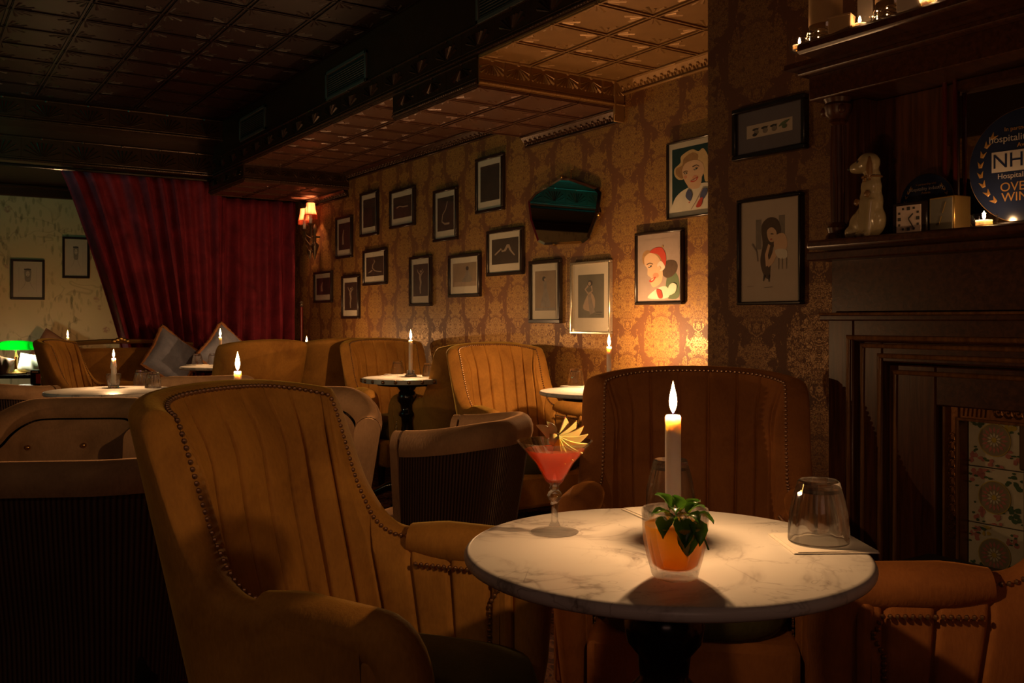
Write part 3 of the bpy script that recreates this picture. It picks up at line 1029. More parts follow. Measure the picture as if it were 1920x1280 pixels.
def tub_chair(label, loc, rz, inner='taupe_velvet', outer='corduroy', top=0.74, group=None, slope=0.0, a=0.275):
    t = thing('tub_chair', label, 'armchair', loc, rz, group)
    T = 0.095
    tot, half, arc, P = u_path(a, -0.235, 0.20, 0.05, -0.02)
    def ztop(s):
        q = abs(s) / tot
        return top - (0.10 + slope) * smooth01((q - 0.35) / 0.65)
    def shear(x, y, z):
        dz = max(0.0, z - 0.35); k = 1 + 0.22 * dz
        return (x * k, (y - 0.06 * dz) * k, z)
    nu = 91
    ss = [-tot + 2 * tot * i / (nu - 1) for i in range(nu)]
    m = MB()
    def of(i, j):
        s = ss[i]; x, y, nx, ny = P(s); zt = ztop(s) - 0.075
        z = 0.19 + (zt - 0.19) * j / 9
        o = T / 2 - 0.008 - 0.03 * max(0.0, 1 - (z - 0.19) / 0.5) ** 1.3
        return shear(x + nx * o, y + ny * o, z)
    m.grid(of, nu, 10, uvf=lambda i, j: (ss[i], j / 9))
    m.build('outer_back', outer, t, angle=80)
    m = MB()
    def rf(i, j):
        s = ss[i]; x, y, nx, ny = P(s); zt = ztop(s)
        an = -0.35 + (pi + 1.0) * j / 12
        o = (T / 2 + 0.002) * cos(an); z = zt - 0.058 + 0.058 * sin(an)
        return shear(x + nx * o, y + ny * o, z)
    m.grid(rf, nu, 13)
    m.build('rolled_edge', inner, t, angle=80)
    m = MB()
    btn = [(-0.24, 0.60), (0.0, 0.60), (0.24, 0.60)]
    def inf(i, j):
        s = ss[i]; x, y, nx, ny = P(s); v = j / 14
        z1 = ztop(s) - 0.10; z = z1 + (0.34 - z1) * v
        puff = 0.018 * sin(pi * min(1, v * 1.05))
        for bs, bz in btn:
            d2 = ((s - bs) / 0.05) ** 2 + ((z - bz + 0.02) / 0.05) ** 2
            puff -= 0.030 * math.exp(-d2)
            puff -= 0.006 * math.exp(-((z - bz + 0.02) / 0.008) ** 2) * math.exp(-((s - bs) / 0.12) ** 2)
        return shear(x - nx * (T / 2 + puff), y - ny * (T / 2 + puff), z)
    m.grid(inf, nu, 15)
    m.build('inner_back', inner, t, angle=80)
    for bs, bz in btn:
        x, y, nx, ny = P(bs)
        m = MB(); m.ball(shear(x - nx * (T / 2 - 0.006), y - ny * (T / 2 - 0.006), bz - 0.02), 0.012, 10, 6)
        m.build('button', 'brass', t)
    # front posts
    for sg in (-1, 1):
        x, y, nx, ny = P(sg * tot); zt = ztop(tot)
        m = MB()
        prof = []
        for k in range(15):
            an = pi * k / 14; prof.append((T / 2 * cos(an), zt - 0.055 + 0.053 * sin(an)))
        outl = [(p + x, q) for p, q in prof] + [(x - T / 2, 0.22), (x + T / 2 - 0.05 * 1, 0.20)] if sg > 0 else [(p + x, q) for p, q in prof] + [(x - T / 2 + 0.05, 0.20), (x + T / 2, 0.22)]
        o2 = [shear(p, y, q)[0:3:2] for p, q in outl]; yy = shear(x, y, zt)[1]
        m.poly(o2, y - 0.01, y + 0.018)
        m.build('arm_front', inner, t, angle=60)
    m = MB()
    def seat_fn(i, j):
        an = 2 * pi * i / 40
        se = lambda c: (abs(c) ** 0.7) * (1 if c >= 0 else -1)
        prof = [(0.0, 0.0), (0.9, 0.0), (1.0, 0.03), (1.0, 0.08), (0.94, 0.115), (0.7, 0.128), (0.0, 0.132)]
        r, z = prof[j]
        return ((a - 0.045) * r * se(cos(an)), 0.055 + 0.235 * r * se(sin(an)), 0.31 + z)
    m.grid(seat_fn, 40, 7, closed_u=True)
    m.build('seat_cushion', inner, t, angle=80)
    m = MB(); m.box((0, 0, 0.245), (0.44, 0.44, 0.13), bev=0.03); m.build('seat_rail', outer, t)
    for sx in (-1, 1):
        for y in (-0.17, 0.19):
            m = MB(); m.tube([(sx * 0.18, y, 0.20), (sx * 0.225, y * 1.25, 0.0)], [0.026, 0.013], 10)
            m.build('leg', 'black_wood', t)
    return t


def at_cam(lat, dep): return W(lat, dep, 0)

c1 = wing_chair('large gold velvet wing armchair in the foreground, left of the marble table',
                W(-0.27, 1.79), heading(0.94, -0.34))
c2 = wing_chair('rust brown wing armchair facing the camera behind the foreground table candle', W(0.495, 2.56), heading(-0.20, -0.98),
                inner='rust_velvet', outer='rust_velvet', top=0.952)
c3 = dup(c2, 'rust wing armchair at the right edge, its studded arm below the fireplace', W(0.80, 1.42), heading(-1.0, 0.06))
c2.scale = (1.03, 1.0, 0.985)
def wall_chair(x, y, ang, label, src=c1):
    return dup(src, label, (x, y, 0), ang, 'wing armchairs along the picture wall')
c4 = wall_chair(2.80, 4.16, pi, 'brightly lit gold wing armchair against the damask wall, next to the right-hand wall table')
c5 = wall_chair(2.87, 5.00, 0.06, 'shadowed wing armchair back to back with the brightly lit one, turned to the studded-rim table')
c6 = wall_chair(2.85, 5.75, pi, 'brown wing armchair against the wall on the far side of the studded-rim table')
c7 = wall_chair(2.66, 6.56, 0.0, 'dark wing armchair turned away from the studded-rim table towards the sconce corner')
c8 = dup(c1, 'wing armchair with orange channelled back standing beyond the left marble table', W(-2.86, 6.5), heading(0.97, 0.12))
c9 = dup(c1, 'wing armchair seen from behind, in front of the red curtain and the cushions', (1.98, 6.33, 0), 0.12)

t1 = tub_chair('buttoned taupe tub chair facing the camera behind the foreground wing armchair', W(-0.86, 3.66), heading(0.12, -0.99), top=0.80)
t2 = tub_chair('taupe tub chair with ribbed corduroy back, mid-room, turned away to the left', W(-0.23, 3.12), heading(-0.95, 0.30), top=0.765, slope=-0.075)
t2.scale = (0.86, 0.86, 1)
t3 = dup(t2, 'tub chair with black ribbed corduroy back at the lower left edge of the photo', W(-1.12, 2.42), heading(-0.10, 0.99), scale=(1.12, 1, 0.99))
t4 = dup(t1, 'buttoned golden brown tub chair facing the camera behind the black ribbed one', W(-1.84, 3.84), heading(0.10, -0.99), scale=(1.05, 1, 0.925))
t5 = dup(t2, 'brown tub chair just behind the buttoned one, at the left edge', W(-2.62, 4.46), heading(0.85, 0.5), scale=(1, 1, 0.95))
t6 = dup(t2, 'greenish tub chair left of the round table by the left edge', W(-2.78, 5.2), heading(0.5, 0.85), scale=(1.0, 1, 0.98))
t7 = dup(t2, 'low greenish tub chair back showing above the foreground wing armchair', (1.50, 5.62, 0), -0.2)

# ================================================================== TABLES
def bistro_table(label, loc, r=0.30, th=0.020, top='marble', studs_n=0, group='round pedestal tables'):
    t = thing('round_table', label, 'table', loc, 0, group)
    z = 0.74
    m = MB(); hb = th / 2
    prof = [(0.0, z - th), (r - hb, z - th)] + [(r - hb + hb * cos(a), z - hb + hb * sin(a)) for a in [-pi / 2 + pi * k / 8 for k in range(1, 8)]] + [(r - hb, z), (r * 0.5, z), (0.0, z)]
    m.lathe(prof, 96)
    m.build('tabletop', top, t, angle=60)
    if studs_n:
        m = MB(); m.lathe([(r - 0.002, z - 0.028), (r + 0.003, z - 0.028), (r + 0.003, z - 0.002), (r - 0.002, z - 0.0005)], 96, cap=False)
        m.build('rim_band', 'rim_metal', t)
        sm = MB(); sm.ball((0, 0, 0), 0.011, 10, 8); sm = sm.mesh('rim_stud', 'stud')
        for k in range(studs_n):
            a = 2 * pi * k / studs_n
            piece('rim_stud', sm, t, ((r + 0.004) * cos(a), (r + 0.004) * sin(a), z - 0.015))
    m = MB(); m.lathe([(0.0, z - th - 0.022), (r * 0.66, z - th - 0.022), (r * 0.70, z - th - 0.001), (0, z - th - 0.001)], 48)
    m.build('underframe', 'black_wood', t)
    m = MB()
    m.lathe([(0.0, 0.06), (0.085, 0.06), (0.07, 0.10), (0.045, 0.13), (0.04, 0.16), (0.062, 0.19), (0.072, 0.25), (0.060, 0.32), (0.040, 0.40), (0.032, 0.46),
             (0.034, 0.50), (0.050, 0.515), (0.050, 0.53), (0.036, 0.545), (0.040, 0.58), (0.056, 0.60), (0.060, 0.625), (0.05, 0.65), (0.042, 0.66), (0.060, 0.685), (0.075, 0.70), (0.0, 0.70)], 32)
    m.build('pedestal', 'black_wood', t, angle=60)
    for k in range(4):
        a = pi / 4 + pi / 2 * k
        d = Vector((cos(a), sin(a), 0))
        m = MB(); m.tube([d * 0.04 + Vector((0, 0, 0.10)), d * 0.12 + Vector((0, 0, 0.085)), d * 0.20 + Vector((0, 0, 0.045)), d * 0.24 + Vector((0, 0, 0.018))], [0.032, 0.028, 0.022, 0.018], 10)
        m.build('foot', 'black_wood', t)
    return t

T1 = W(0.228, 1.40)
tb1 = bistro_table('white marble round table in the foreground carrying the two cocktails', (T1.x, T1.y, 0), group=None)
P2 = PZ(208, 731, 0.74)
dup(tb1, 'round marble table on the left with a candle standing in a tumbler', (P2.x, P2.y, 0), 0.8)
P3 = PZ(763, 707, 0.74)
tb3 = bistro_table('round table with studded metal rim between the wall armchairs', (P3.x, P3.y, 0), r=0.265, th=0.024, studs_n=22, group=None)
P4 = W(0.43, 4.50)
dup(tb1, 'white marble table at the picture wall, half behind the rust armchair', (P4.x, P4.y, 0), 1.9)
P5 = PZ(583, 681, 0.74)
dup(tb1, 'small marble table under the wall sconce', (P5.x, P5.y, 0), 2.6)
P6 = PZ(416, 686, 0.74)
dup(tb1, 'marble table in front of the velvet cushions and red curtain', (P6.x, P6.y, 0), 0.5)
P7 = W(-0.882, 3.0)
dup(tb1, 'marble table hidden behind the foreground wing armchair, its candle showing above', (P7.x, P7.y, 0), 0.2, scale=(0.78, 0.78, 1))
P8 = W(-4.09, 8.6)
dup(tb1, 'far marble table in the floral alcove at the left', (P8.x, P8.y, 0), 0.2)

# ================================================================== CANDLES
def candle(label, x, y, z0, h, r=0.0118, fh=0.062, power=None, parts_holder=None, lean=0.0, group='lit dinner candles', zflame=True):
    t = thing('candle', label, 'candle', (x, y, z0), 0, group)
    m = MB(); m.lathe([(r * 1.02, 0), (r, 0.004), (r, h - 0.003), (r * 0.85, h), (r * 0.4, h - 0.002), (0.0, h - 0.002)], 28)
    m.build('wax', 'wax', t)
    m = MB(); m.tube([(0, 0, h - 0.003), (0.0004, 0, h + 0.006), (0.0016, 0, h + 0.012)], 0.0008, 6)
    m.build('wick', 'wick', t)
    prof = [(0.0008, 0.0), (0.0038, 0.006), (0.0062, 0.014), (0.0070, 0.022), (0.0058, 0.034), (0.0034, 0.046), (0.0014, 0.056), (0.0, 0.062)]
    k = fh / 0.062
    m = MB(); m.lathe([(a * min(1.15, k * 1.1), b * k) for a, b in prof], 16)
    f = m.build('flame', 'flame', t); f.location = (0, 0, h + 0.003)
    l = light('POINT', 'flame_light', (0, 0, h + 0.003 + fh * 0.45), power or CANDLE_W, FLAME_COL, 0.006)
    l.parent = t
    return t

def dish(label, x, y, z0, r=0.036, mat='brass', h=0.016):
    t = thing('candle_holder', label, 'candle holder', (x, y, z0), 0)
    m = MB(); m.lathe([(0, 0), (r * 0.9, 0), (r, 0.004), (r * 0.98, 0.007), (r * 0.6, 0.006), (0.0175, 0.010), (0.0165, h), (0.0125, h), (0.0125, 0.008), (0, 0.008)], 32)
    m.build('cup', mat, t)
    return t

TZ = 0.7405
MC = PZ(1262, 1013, 0.74)
dish('low brass candle holder hidden behind the orange drink', MC.x, MC.y, TZ)
candle('tall ivory candle burning on the foreground table', MC.x, MC.y, TZ + 0.009, 0.184, 0.0122, 0.050, power=4.8, group=None)

def glass_holder(label, x, y):
    t = thing('candle_holder', label, 'candle holder', (x, y, TZ), 0)
    m = MB(); m.lathe([(0, 0), (0.036, 0), (0.038, 0.006), (0.030, 0.012), (0.022, 0.026), (0.024, 0.034), (0.020, 0.040), (0.0132, 0.040), (0.0132, 0.014), (0, 0.014)], 10)
    m.build('stepped_base', 'glass_thick', t, smooth=False)
    return t

def tall(px, pyb, lab, holder=True, h=0.19, z=0.74, **kw):
    p = PZ(px, pyb, z)
    if holder: glass_holder('stepped glass candle holder under the ' + lab, p.x, p.y)
    candle(lab, p.x, p.y, TZ + (0.015 if holder else 0), h, **kw)
    return p
tall(770, 706, 'candle on the studded-rim table', h=0.205, power=10.0)
tall(1142, 731, 'candle nearest the picture wall, left of the breast corner', h=0.195, power=22.0)
tall(575, 681, 'candle under the wall sconce', h=0.135, power=9.0)
tall(413, 686, 'candle in front of the cushions', h=0.20, power=5.0)
candle('candle rising from behind the foreground armchair back', P7.x, P7.y, TZ, 0.175, power=9.0, fh=0.062)
candle('candle at the far left alcove table, a small flame before the floral wall', P8.x - 0.02, P8.y - 0.12, TZ, 0.185, power=5.0, r=0.011)

# ================================================================== TUMBLERS
def flute_fn(n, depth, z0, z1):
    def f(a, z):
        k = max(0.0, min(1.0, (z1 - z) / 0.012)) if z > z0 else 1.0
        return 1 - depth * abs(sin(n * a / 2)) ** 1.0 * k if False else 1 - depth * (1 - abs(cos(n * a / 2))) * k
    return f

def tumbler_mesh(fine=True):
    """upright fluted tumbler, height 0.088"""
    n = 72 if fine else 36
    m = MB()
    out = [(0.0, 0.0), (0.027, 0.0), (0.029, 0.002), (0.0315, 0.012), (0.036, 0.028), (0.0400, 0.048), (0.0425, 0.068), (0.0430, 0.078), (0.0432, 0.086), (0.0425, 0.088)]
    inn = [(0.0412, 0.086), (0.0405, 0.070), (0.0375, 0.048), (0.0335, 0.030), (0.0295, 0.017), (0.024, 0.013), (0.0, 0.012)]
    nf = 9
    def ff(a, z):
        k = 1.0 if z < 0.050 else max(0.0, 1 - (z - 0.050) / 0.022)
        q = (a % (2 * pi / nf)) - pi / nf
        return 1 + k * (cos(pi / nf) / cos(q) * 1.035 - 1)
    m.lathe(out, n, flute=ff, cap=False)
    m.lathe(inn, n, cap=False)
    # join rim
    a = (len(out) - 1) * n; b = len(out) * n
    for k in range(n):
        m.f.append((a + k, a + (k + 1) % n, b + (k + 1) % n, b + k)); m.mi.append(0)
    return m
TM = tumbler_mesh().mesh('tumbler', 'glass_thick', True, 22)
TMs = tumbler_mesh(False).mesh('tumbler_plain', 'glass', True, 50)

def tumbler(label, x, y, z0=TZ, inverted=True, fine=False, s=1.0, group=None, rz=0.3):
    o = bpy.data.objects.new('tumbler', TM); COL.objects.link(o)
    o.location = (x, y, z0 + (0.088 * s if inverted else 0)); o.rotation_euler = (pi if inverted else 0, 0, rz)
    o.scale = (s, s, s)
    return tag(o, label, 'glass', group)

def napkin(label, x, y, rz, s=0.11, z0=TZ, fold=True):
    m = MB(); m.box((0, 0, 0.001), (s, s, 0.0016))
    if fold: m.box((0.002, 0.001, 0.0026), (s - 0.006, s - 0.003, 0.0012), mat=Matrix.Rotation(0.02, 4, 'Z'))
    o = m.build('napkin', 'napkin'); o.location = (x, y, z0); o.rotation_euler = (0, 0, rz)
    return tag(o, label, 'napkin')

g = PZ(1535, 1020, 0.74)
napkin('white paper napkin under the upturned tumbler at the right of the foreground table', g.x + 0.004, g.y - 0.002, -atan2(SA, CA) + 0.03, 0.125)
tumbler('upturned fluted tumbler on a napkin at the right of the foreground table', g.x, g.y, TZ + 0.005, fine=True, s=1.05)
g = PZ(1258, 962, 0.74)
napkin('white napkin showing left of the tumbler behind the foreground candle', g.x - 0.018, g.y + 0.010, -0.25, 0.10)
tumbler('upturned fluted tumbler directly behind the foreground candle', g.x, g.y, TZ + 0.005, fine=True, s=1.02)

def far_glass(px, py, lab, nap=None, s=0.92):
    g = PZ(px, py, 0.74)
    if nap: napkin('white napkin under the ' + lab, g.x, g.y, 0.4, 0.12)
    tumbler(lab, g.x, g.y, TZ + (0.0045 if nap else 0), s=s)
far_glass(265, 722, 'left of the two upturned tumblers on the left marble table')
far_glass(287, 727, 'right of the two upturned tumblers on the left marble table')
far_glass(745, 702, 'upturned tumbler left of the candle on the studded-rim table', True)
far_glass(804, 707, 'upturned tumbler right of the candle on the studded-rim table', True)
far_glass(1080, 724, 'upturned tumbler on the marble table half behind the rust armchair', True, 1.0)
far_glass(558, 677, 'upturned tumbler left of the candle under the sconce', True)
far_glass(591, 681, 'upturned tumbler right of the candle under the sconce', True)
far_glass(370, 684, 'leftmost upturned tumbler on the table before the cushions', True)
far_glass(399, 682, 'middle upturned tumbler on the table before the cushions')
far_glass(424, 688, 'upturned tumbler just right of the candle before the cushions')
far_glass(100, 668, 'upturned tumbler at the far left beside the green lamp')
g = PZ(213, 727, 0.74)
tumbler('tumbler used as a holder for the stub candle on the left table', g.x, g.y, inverted=False, s=0.80)
candle('dripping stub candle standing in a tumbler on the left table', g.x, g.y, TZ + 0.012, 0.135, 0.0115, 0.045, power=4.5)
m = MB()
for k, (a, z, l) in enumerate([(0.2, 0.12, 0.03), (1.0, 0.105, 0.05), (-0.7, 0.10, 0.04), (2.6, 0.115, 0.03)]):
    m.tube([(0.0118 * cos(a), 0.0118 * sin(a), z), (0.0128 * cos(a), 0.0128 * sin(a), z - l * 0.6), (0.0122 * cos(a), 0.0122 * sin(a), z - l)], [0.0015, 0.0028, 0.0036], 6)
wd = m.build('wax_drips', 'wax'); wd.parent = [o for o in bpy.data.objects if o.get('label', '').startswith('dripping stub')][0]

# ================================================================== THE TWO COCKTAILS
g = PZ(1266, 1082, 0.74)
od = thing('mint_drink', 'orange drink in a fluted tumbler topped with mint, front of the foreground table', 'cocktail', (g.x, g.y, TZ), 0.3)
TMD = tumbler_mesh().mesh('drink_tumbler', 'glass_drink', True, 22)
o = bpy.data.objects.new('glass', TMD); COL.objects.link(o); o.parent = od; o.scale = (1.02, 1.02, 1.03); o['label'] = 'clear fluted tumbler'
m = MB(); m.lathe([(0.0, 0.0132), (0.024, 0.0140), (0.0293, 0.0185), (0.0333, 0.031), (0.0373, 0.049), (0.0398, 0.066), (0.0400, 0.0700), (0.0, 0.0708)], 40)
m.build('drink', 'orange_drink', od, angle=60)
def leaf_mesh():
    m = MB()
    nu, nv = 9, 9
    def fn(i, j):
        u = i / (nu - 1) * 2 - 1; v = j / (nv - 1)
        wd = 0.5 * sin(pi * min(1, v * 0.92 + 0.06)) ** 0.8 * (1 - 0.25 * v) + 0.02
        wd *= 1 + 0.07 * (j % 2)
        rib = 0.05 * abs(sin(v * 12 + abs(u) * 3)) * (1 - abs(u) * 0.3)
        return (u * wd * 0.85, v, 0.20 * u * u + 0.18 * sin(pi * v) + rib - 0.25 * v * v)
    m.grid(fn, nu, nv)
    return m.mesh('mint_leaf', 'mint', True, 60)
LM = leaf_mesh()
rng = random.Random(3)
a0 = -atan2(SA, CA)            # camera yaw: +x of this frame is to the right in the photo
rgt = Vector((CA, -SA, 0)); fwd = Vector((SA, CA, 0))
def mint(lat, dep, z, yaw, pitch, size, roll=0.0):
    q = Matrix.Rotation(-0.3, 3, 'Z') @ (rgt * lat + fwd * dep)
    o = piece('mint_leaf', LM, od, (q.x, q.y, z), (0, 0, 0), (size,) * 3)
    o.rotation_euler = (Matrix.Rotation(a0 - 0.3 + yaw, 4, 'Z') @ Matrix.Rotation(pitch, 4, 'X') @ Matrix.Rotation(roll, 4, 'Y')).to_euler()
for args in [(-0.004, -0.012, 0.072, 3.0, 0.7, 0.030), (0.006, -0.006, 0.086, 2.7, 0.3, 0.028, 0.2), (-0.010, -0.004, 0.082, 1.9, 0.2, 0.024),
             (0.016, -0.004, 0.083, -1.2, 0.45, 0.027), (0.020, 0.004, 0.085, -0.8, 0.6, 0.026), (0.006, 0.004, 0.086, 0.4, 1.0, 0.024),
             (-0.008, 0.0, 0.088, 0.9, 0.9, 0.028), (0.012, -0.014, 0.080, -2.7, 0.15, 0.028), (0.002, -0.020, 0.078, 3.3, -0.75, 0.036),
             (0.018, -0.018, 0.075, -2.8, -0.7, 0.032), (-0.012, -0.016, 0.078, 2.7, -0.45, 0.030), (0.026, -0.006, 0.080, -1.9, -0.1, 0.024), (0.010, -0.022, 0.068, 3.1, -1.1, 0.034)]:
    mint(*args)
m = MB()
for k in range(3):
    x = 0.004 + 0.010 * k
    q0 = Matrix.Rotation(-0.3, 3, 'Z') @ (rgt * x + fwd * -0.018); q1 = Matrix.Rotation(-0.3, 3, 'Z') @ (rgt * (x - 0.006 + 0.01 * k) + fwd * -0.030)
    m.tube([(q0.x, q0.y, 0.082), (q1.x * 1.0, q1.y, 0.055 - 0.006 * k)], 0.0012, 6)
m.build('mint_stem', 'mint', od)

g = PZ(1040, 998, 0.74)
md = thing('coral_cocktail', 'coral red cocktail in a stemmed glass with fanned apple slices, left of the foreground candle', 'cocktail', (g.x, g.y, TZ), 0)
m = MB()
stem = [(0.0, 0.0), (0.0375, 0.0), (0.0385, 0.0012), (0.036, 0.0026), (0.022, 0.0045), (0.010, 0.009), (0.0060, 0.018), (0.0052, 0.030), (0.0062, 0.042), (0.0070, 0.046), (0.0055, 0.049),
        (0.0095, 0.053), (0.0125, 0.059), (0.0095, 0.065), (0.0060, 0.068), (0.0085, 0.071), (0.0068, 0.075), (0.0110, 0.079), (0.0145, 0.082), (0.0300, 0.110), (0.0600, 0.1450), (0.0608, 0.1465)]
inn = [(0.0592, 0.1458), (0.0290, 0.1110), (0.0130, 0.0850), (0.0, 0.0835)]
m.lathe(stem, 64, cap=False, flute=lambda a, z: 1 - (0.035 * (1 - abs(cos(5 * a))) if 0.076 < z < 0.144 else 0.0))
m.lathe(inn, 64, cap=False)
a = (len(stem) - 1) * 64; b = len(stem) * 64
for k in range(64):
    m.f.append((a + k, a + (k + 1) % 64, b + (k + 1) % 64, b + k)); m.mi.append(0)
gl = m.build('glass', 'glass_drink', md, angle=50); gl['label'] = 'clear stemmed cocktail glass'
m = MB(); m.lathe([(0.0, 0.0842), (0.0128, 0.0858), (0.0282, 0.1110), (0.0478, 0.1330), (0.0, 0.1338)], 48)
m.build('drink', 'red_drink', md, angle=60)
def wedge(ln, wd, th):
    m = MB(); n = 10
    top, bot = [], []
    for i in range(n + 1):
        v = i / n; x = ln * v; ww = wd * sin(pi * min(1, v * 0.97 + 0.03)) ** 0.9
        cur = -0.20 * ln * sin(pi * v)
        top.append((x, ww / 2 + cur)); bot.append((x, -ww / 2 + cur))
    pts = top + bot[::-1]
    m.poly(pts, -th / 2, th / 2)
    return m
for k, (ang, ln) in enumerate([(70, 0.030), (40, 0.036), (22, 0.042), (4, 0.046), (-14, 0.047), (-34, 0.045), (-58, 0.042), (-76, 0.042)]):
    m = wedge(ln, 0.013, 0.0035)
    o = m.build('apple_slice', 'apple' if k != 7 else 'apple_skin', md, angle=30)
    p = rgt * 0.006 + fwd * (-0.016 - 0.0015 * k) + Vector((0, 0, 0.158 - 0.0006 * k))
    o.location = p
    o.rotation_euler = (Matrix.Rotation(a0, 4, 'Z') @ Matrix.Rotation(-radians(ang), 4, 'Y') @ Matrix.Rotation(0.25, 4, 'X')).to_euler()
for k, ang in enumerate((108, 132)):
    m = wedge(0.030, 0.013, 0.004); o = m.build('apple_slice', 'apple', md, angle=30)
    o.location = rgt * (-0.004 - 0.006 * k) + fwd * (-0.010 + 0.004 * k) + Vector((0, 0, 0.150))
    o.rotation_euler = (Matrix.Rotation(a0, 4, 'Z') @ Matrix.Rotation(-radians(ang), 4, 'Y')).to_euler()
m = MB(); m.ball((0, 0, 0), (0.011, 0.010, 0.011), 14, 10); o = m.build('apple_core', 'apple', md); o.location = rgt * 0.0 + fwd * -0.012 + Vector((0, 0, 0.150))

# ================================================================== PICTURES ON THE GALLERY WALL
# local frame coordinates: x to the right as one looks at the picture, z up, y out of the wall (negative = towards the room)
def frame_on(X, pts, label, border='black_frame', bw=0.022, art=None, matc='matboard', mw=(0.04, 0.04, 0.06), pane=True, depth=0.026, extra=None, cat='picture'):
    """pts: left px, right px, y of top-left, top-right, bottom-left, bottom-right (outer edge of the frame)"""
    xl, xr, tl, tr, bl, br = pts
    xf = X - depth
    a, b, c, d = PX(xl, tl, xf), PX(xr, tr, xf), PX(xl, bl, xf), PX(xr, br, xf)
    y0, y1 = b.y, a.y                              # right side nearer
    zt, zb = (a.z + b.z) / 2, (c.z + d.z) / 2
    Wd, Ht = y1 - y0, zt - zb
    t = thing('picture_frame', label, cat, (X, (y0 + y1) / 2, (zt + zb) / 2), -pi / 2)
    def strip(cx, cz, dx, dz): mb.box((cx, -depth / 2, cz), (dx, depth, dz), bev=0.003)
    mb = MB()
    strip(0, Ht / 2 - bw / 2, Wd, bw); strip(0, -Ht / 2 + bw / 2, Wd, bw)
    strip(-Wd / 2 + bw / 2, 0, bw, Ht - 2 * bw); strip(Wd / 2 - bw / 2, 0, bw, Ht - 2 * bw)
    mb.build('frame', border, t)
    iw, ih = Wd - 2 * bw, Ht - 2 * bw
    mb = MB(); mb.box((0, -0.010, 0), (iw, 0.004, ih)); mb.build('mat_board', matc, t, smooth=False)
    pw, ph = iw - 2 * mw[0], ih - mw[1] - mw[2]; pz = (mw[2] - mw[1]) / 2
    if art:
        art(t, pw, ph, pz)
    if pane:
        mb = MB(); mb.box((0, -depth + 0.006, 0), (iw, 0.0015, ih)); mb.build('glass_pane', 'pane', t, smooth=False)
    if extra: extra(t, Wd, Ht)
    return t


class Art:
    """flat print built of paper-thin overlapping patches, coordinates 0..1 across and up"""
    def __init__(s, pw, ph, pz): s.m, s.mats, s.pw, s.ph, s.pz, s.k = MB(), [], pw, ph, pz, 0
    def mi(s, mat):
        if mat not in s.mats: s.mats.append(mat)
        return s.mats.index(mat)
    def P(s, x, y): return ((x - 0.5) * s.pw, (y - 0.5) * s.ph + s.pz)
    def poly(s, pts, mat, smooth=True):
        if smooth and len(pts) > 3:
            out = []; n = len(pts)
            for i in range(n):
                p0, p1, p2, p3 = (Vector(pts[(i + k - 1) % n]) for k in range(4))
                for t in (0, 0.25, 0.5, 0.75):
                    out.append(tuple(0.5 * ((2 * p1) + (-p0 + p2) * t + (2 * p0 - 5 * p1 + 4 * p2 - p3) * t * t + (-p0 + 3 * p1 - 3 * p2 + p3) * t ** 3)))
            pts = out
        y = -0.0125 - 0.00022 * s.k; s.k += 1
        s.m.poly([s.P(*p) for p in pts], y, y + 0.0008, s.mi(mat))
    def ell(s, cx, cy, rx, ry, mat, rot=0, n=20):
        s.poly([(cx + rx * cos(2 * pi * i / n) * cos(rot) - ry * sin(2 * pi * i / n) * sin(rot), cy + rx * cos(2 * pi * i / n) * sin(rot) * s.pw / s.ph + ry * sin(2 * pi * i / n) * cos(rot)) for i in range(n)], mat, False)
    def rect(s, x0, y0, x1, y1, mat): s.poly([(x0, y0), (x1, y0), (x1, y1), (x0, y1)], mat, False)
    def stroke(s, pts, w0, w1, mat):
        n = len(pts); L, R_ = [], []
        for i, p in enumerate(pts):
            a = Vector(pts[max(0, i - 1)]); b = Vector(pts[min(n - 1, i + 1)]); d = (b - a).normalized()
            w_ = w0 + (w1 - w0) * i / (n - 1); q = Vector((-d.y, d.x)) * w_ / 2
            L.append(tuple(Vector(p) + q)); R_.append(tuple(Vector(p) - q))
        s.poly(L + R_[::-1], mat, False)
    def done(s, t): s.m.build('print', s.mats, t, smooth=False)


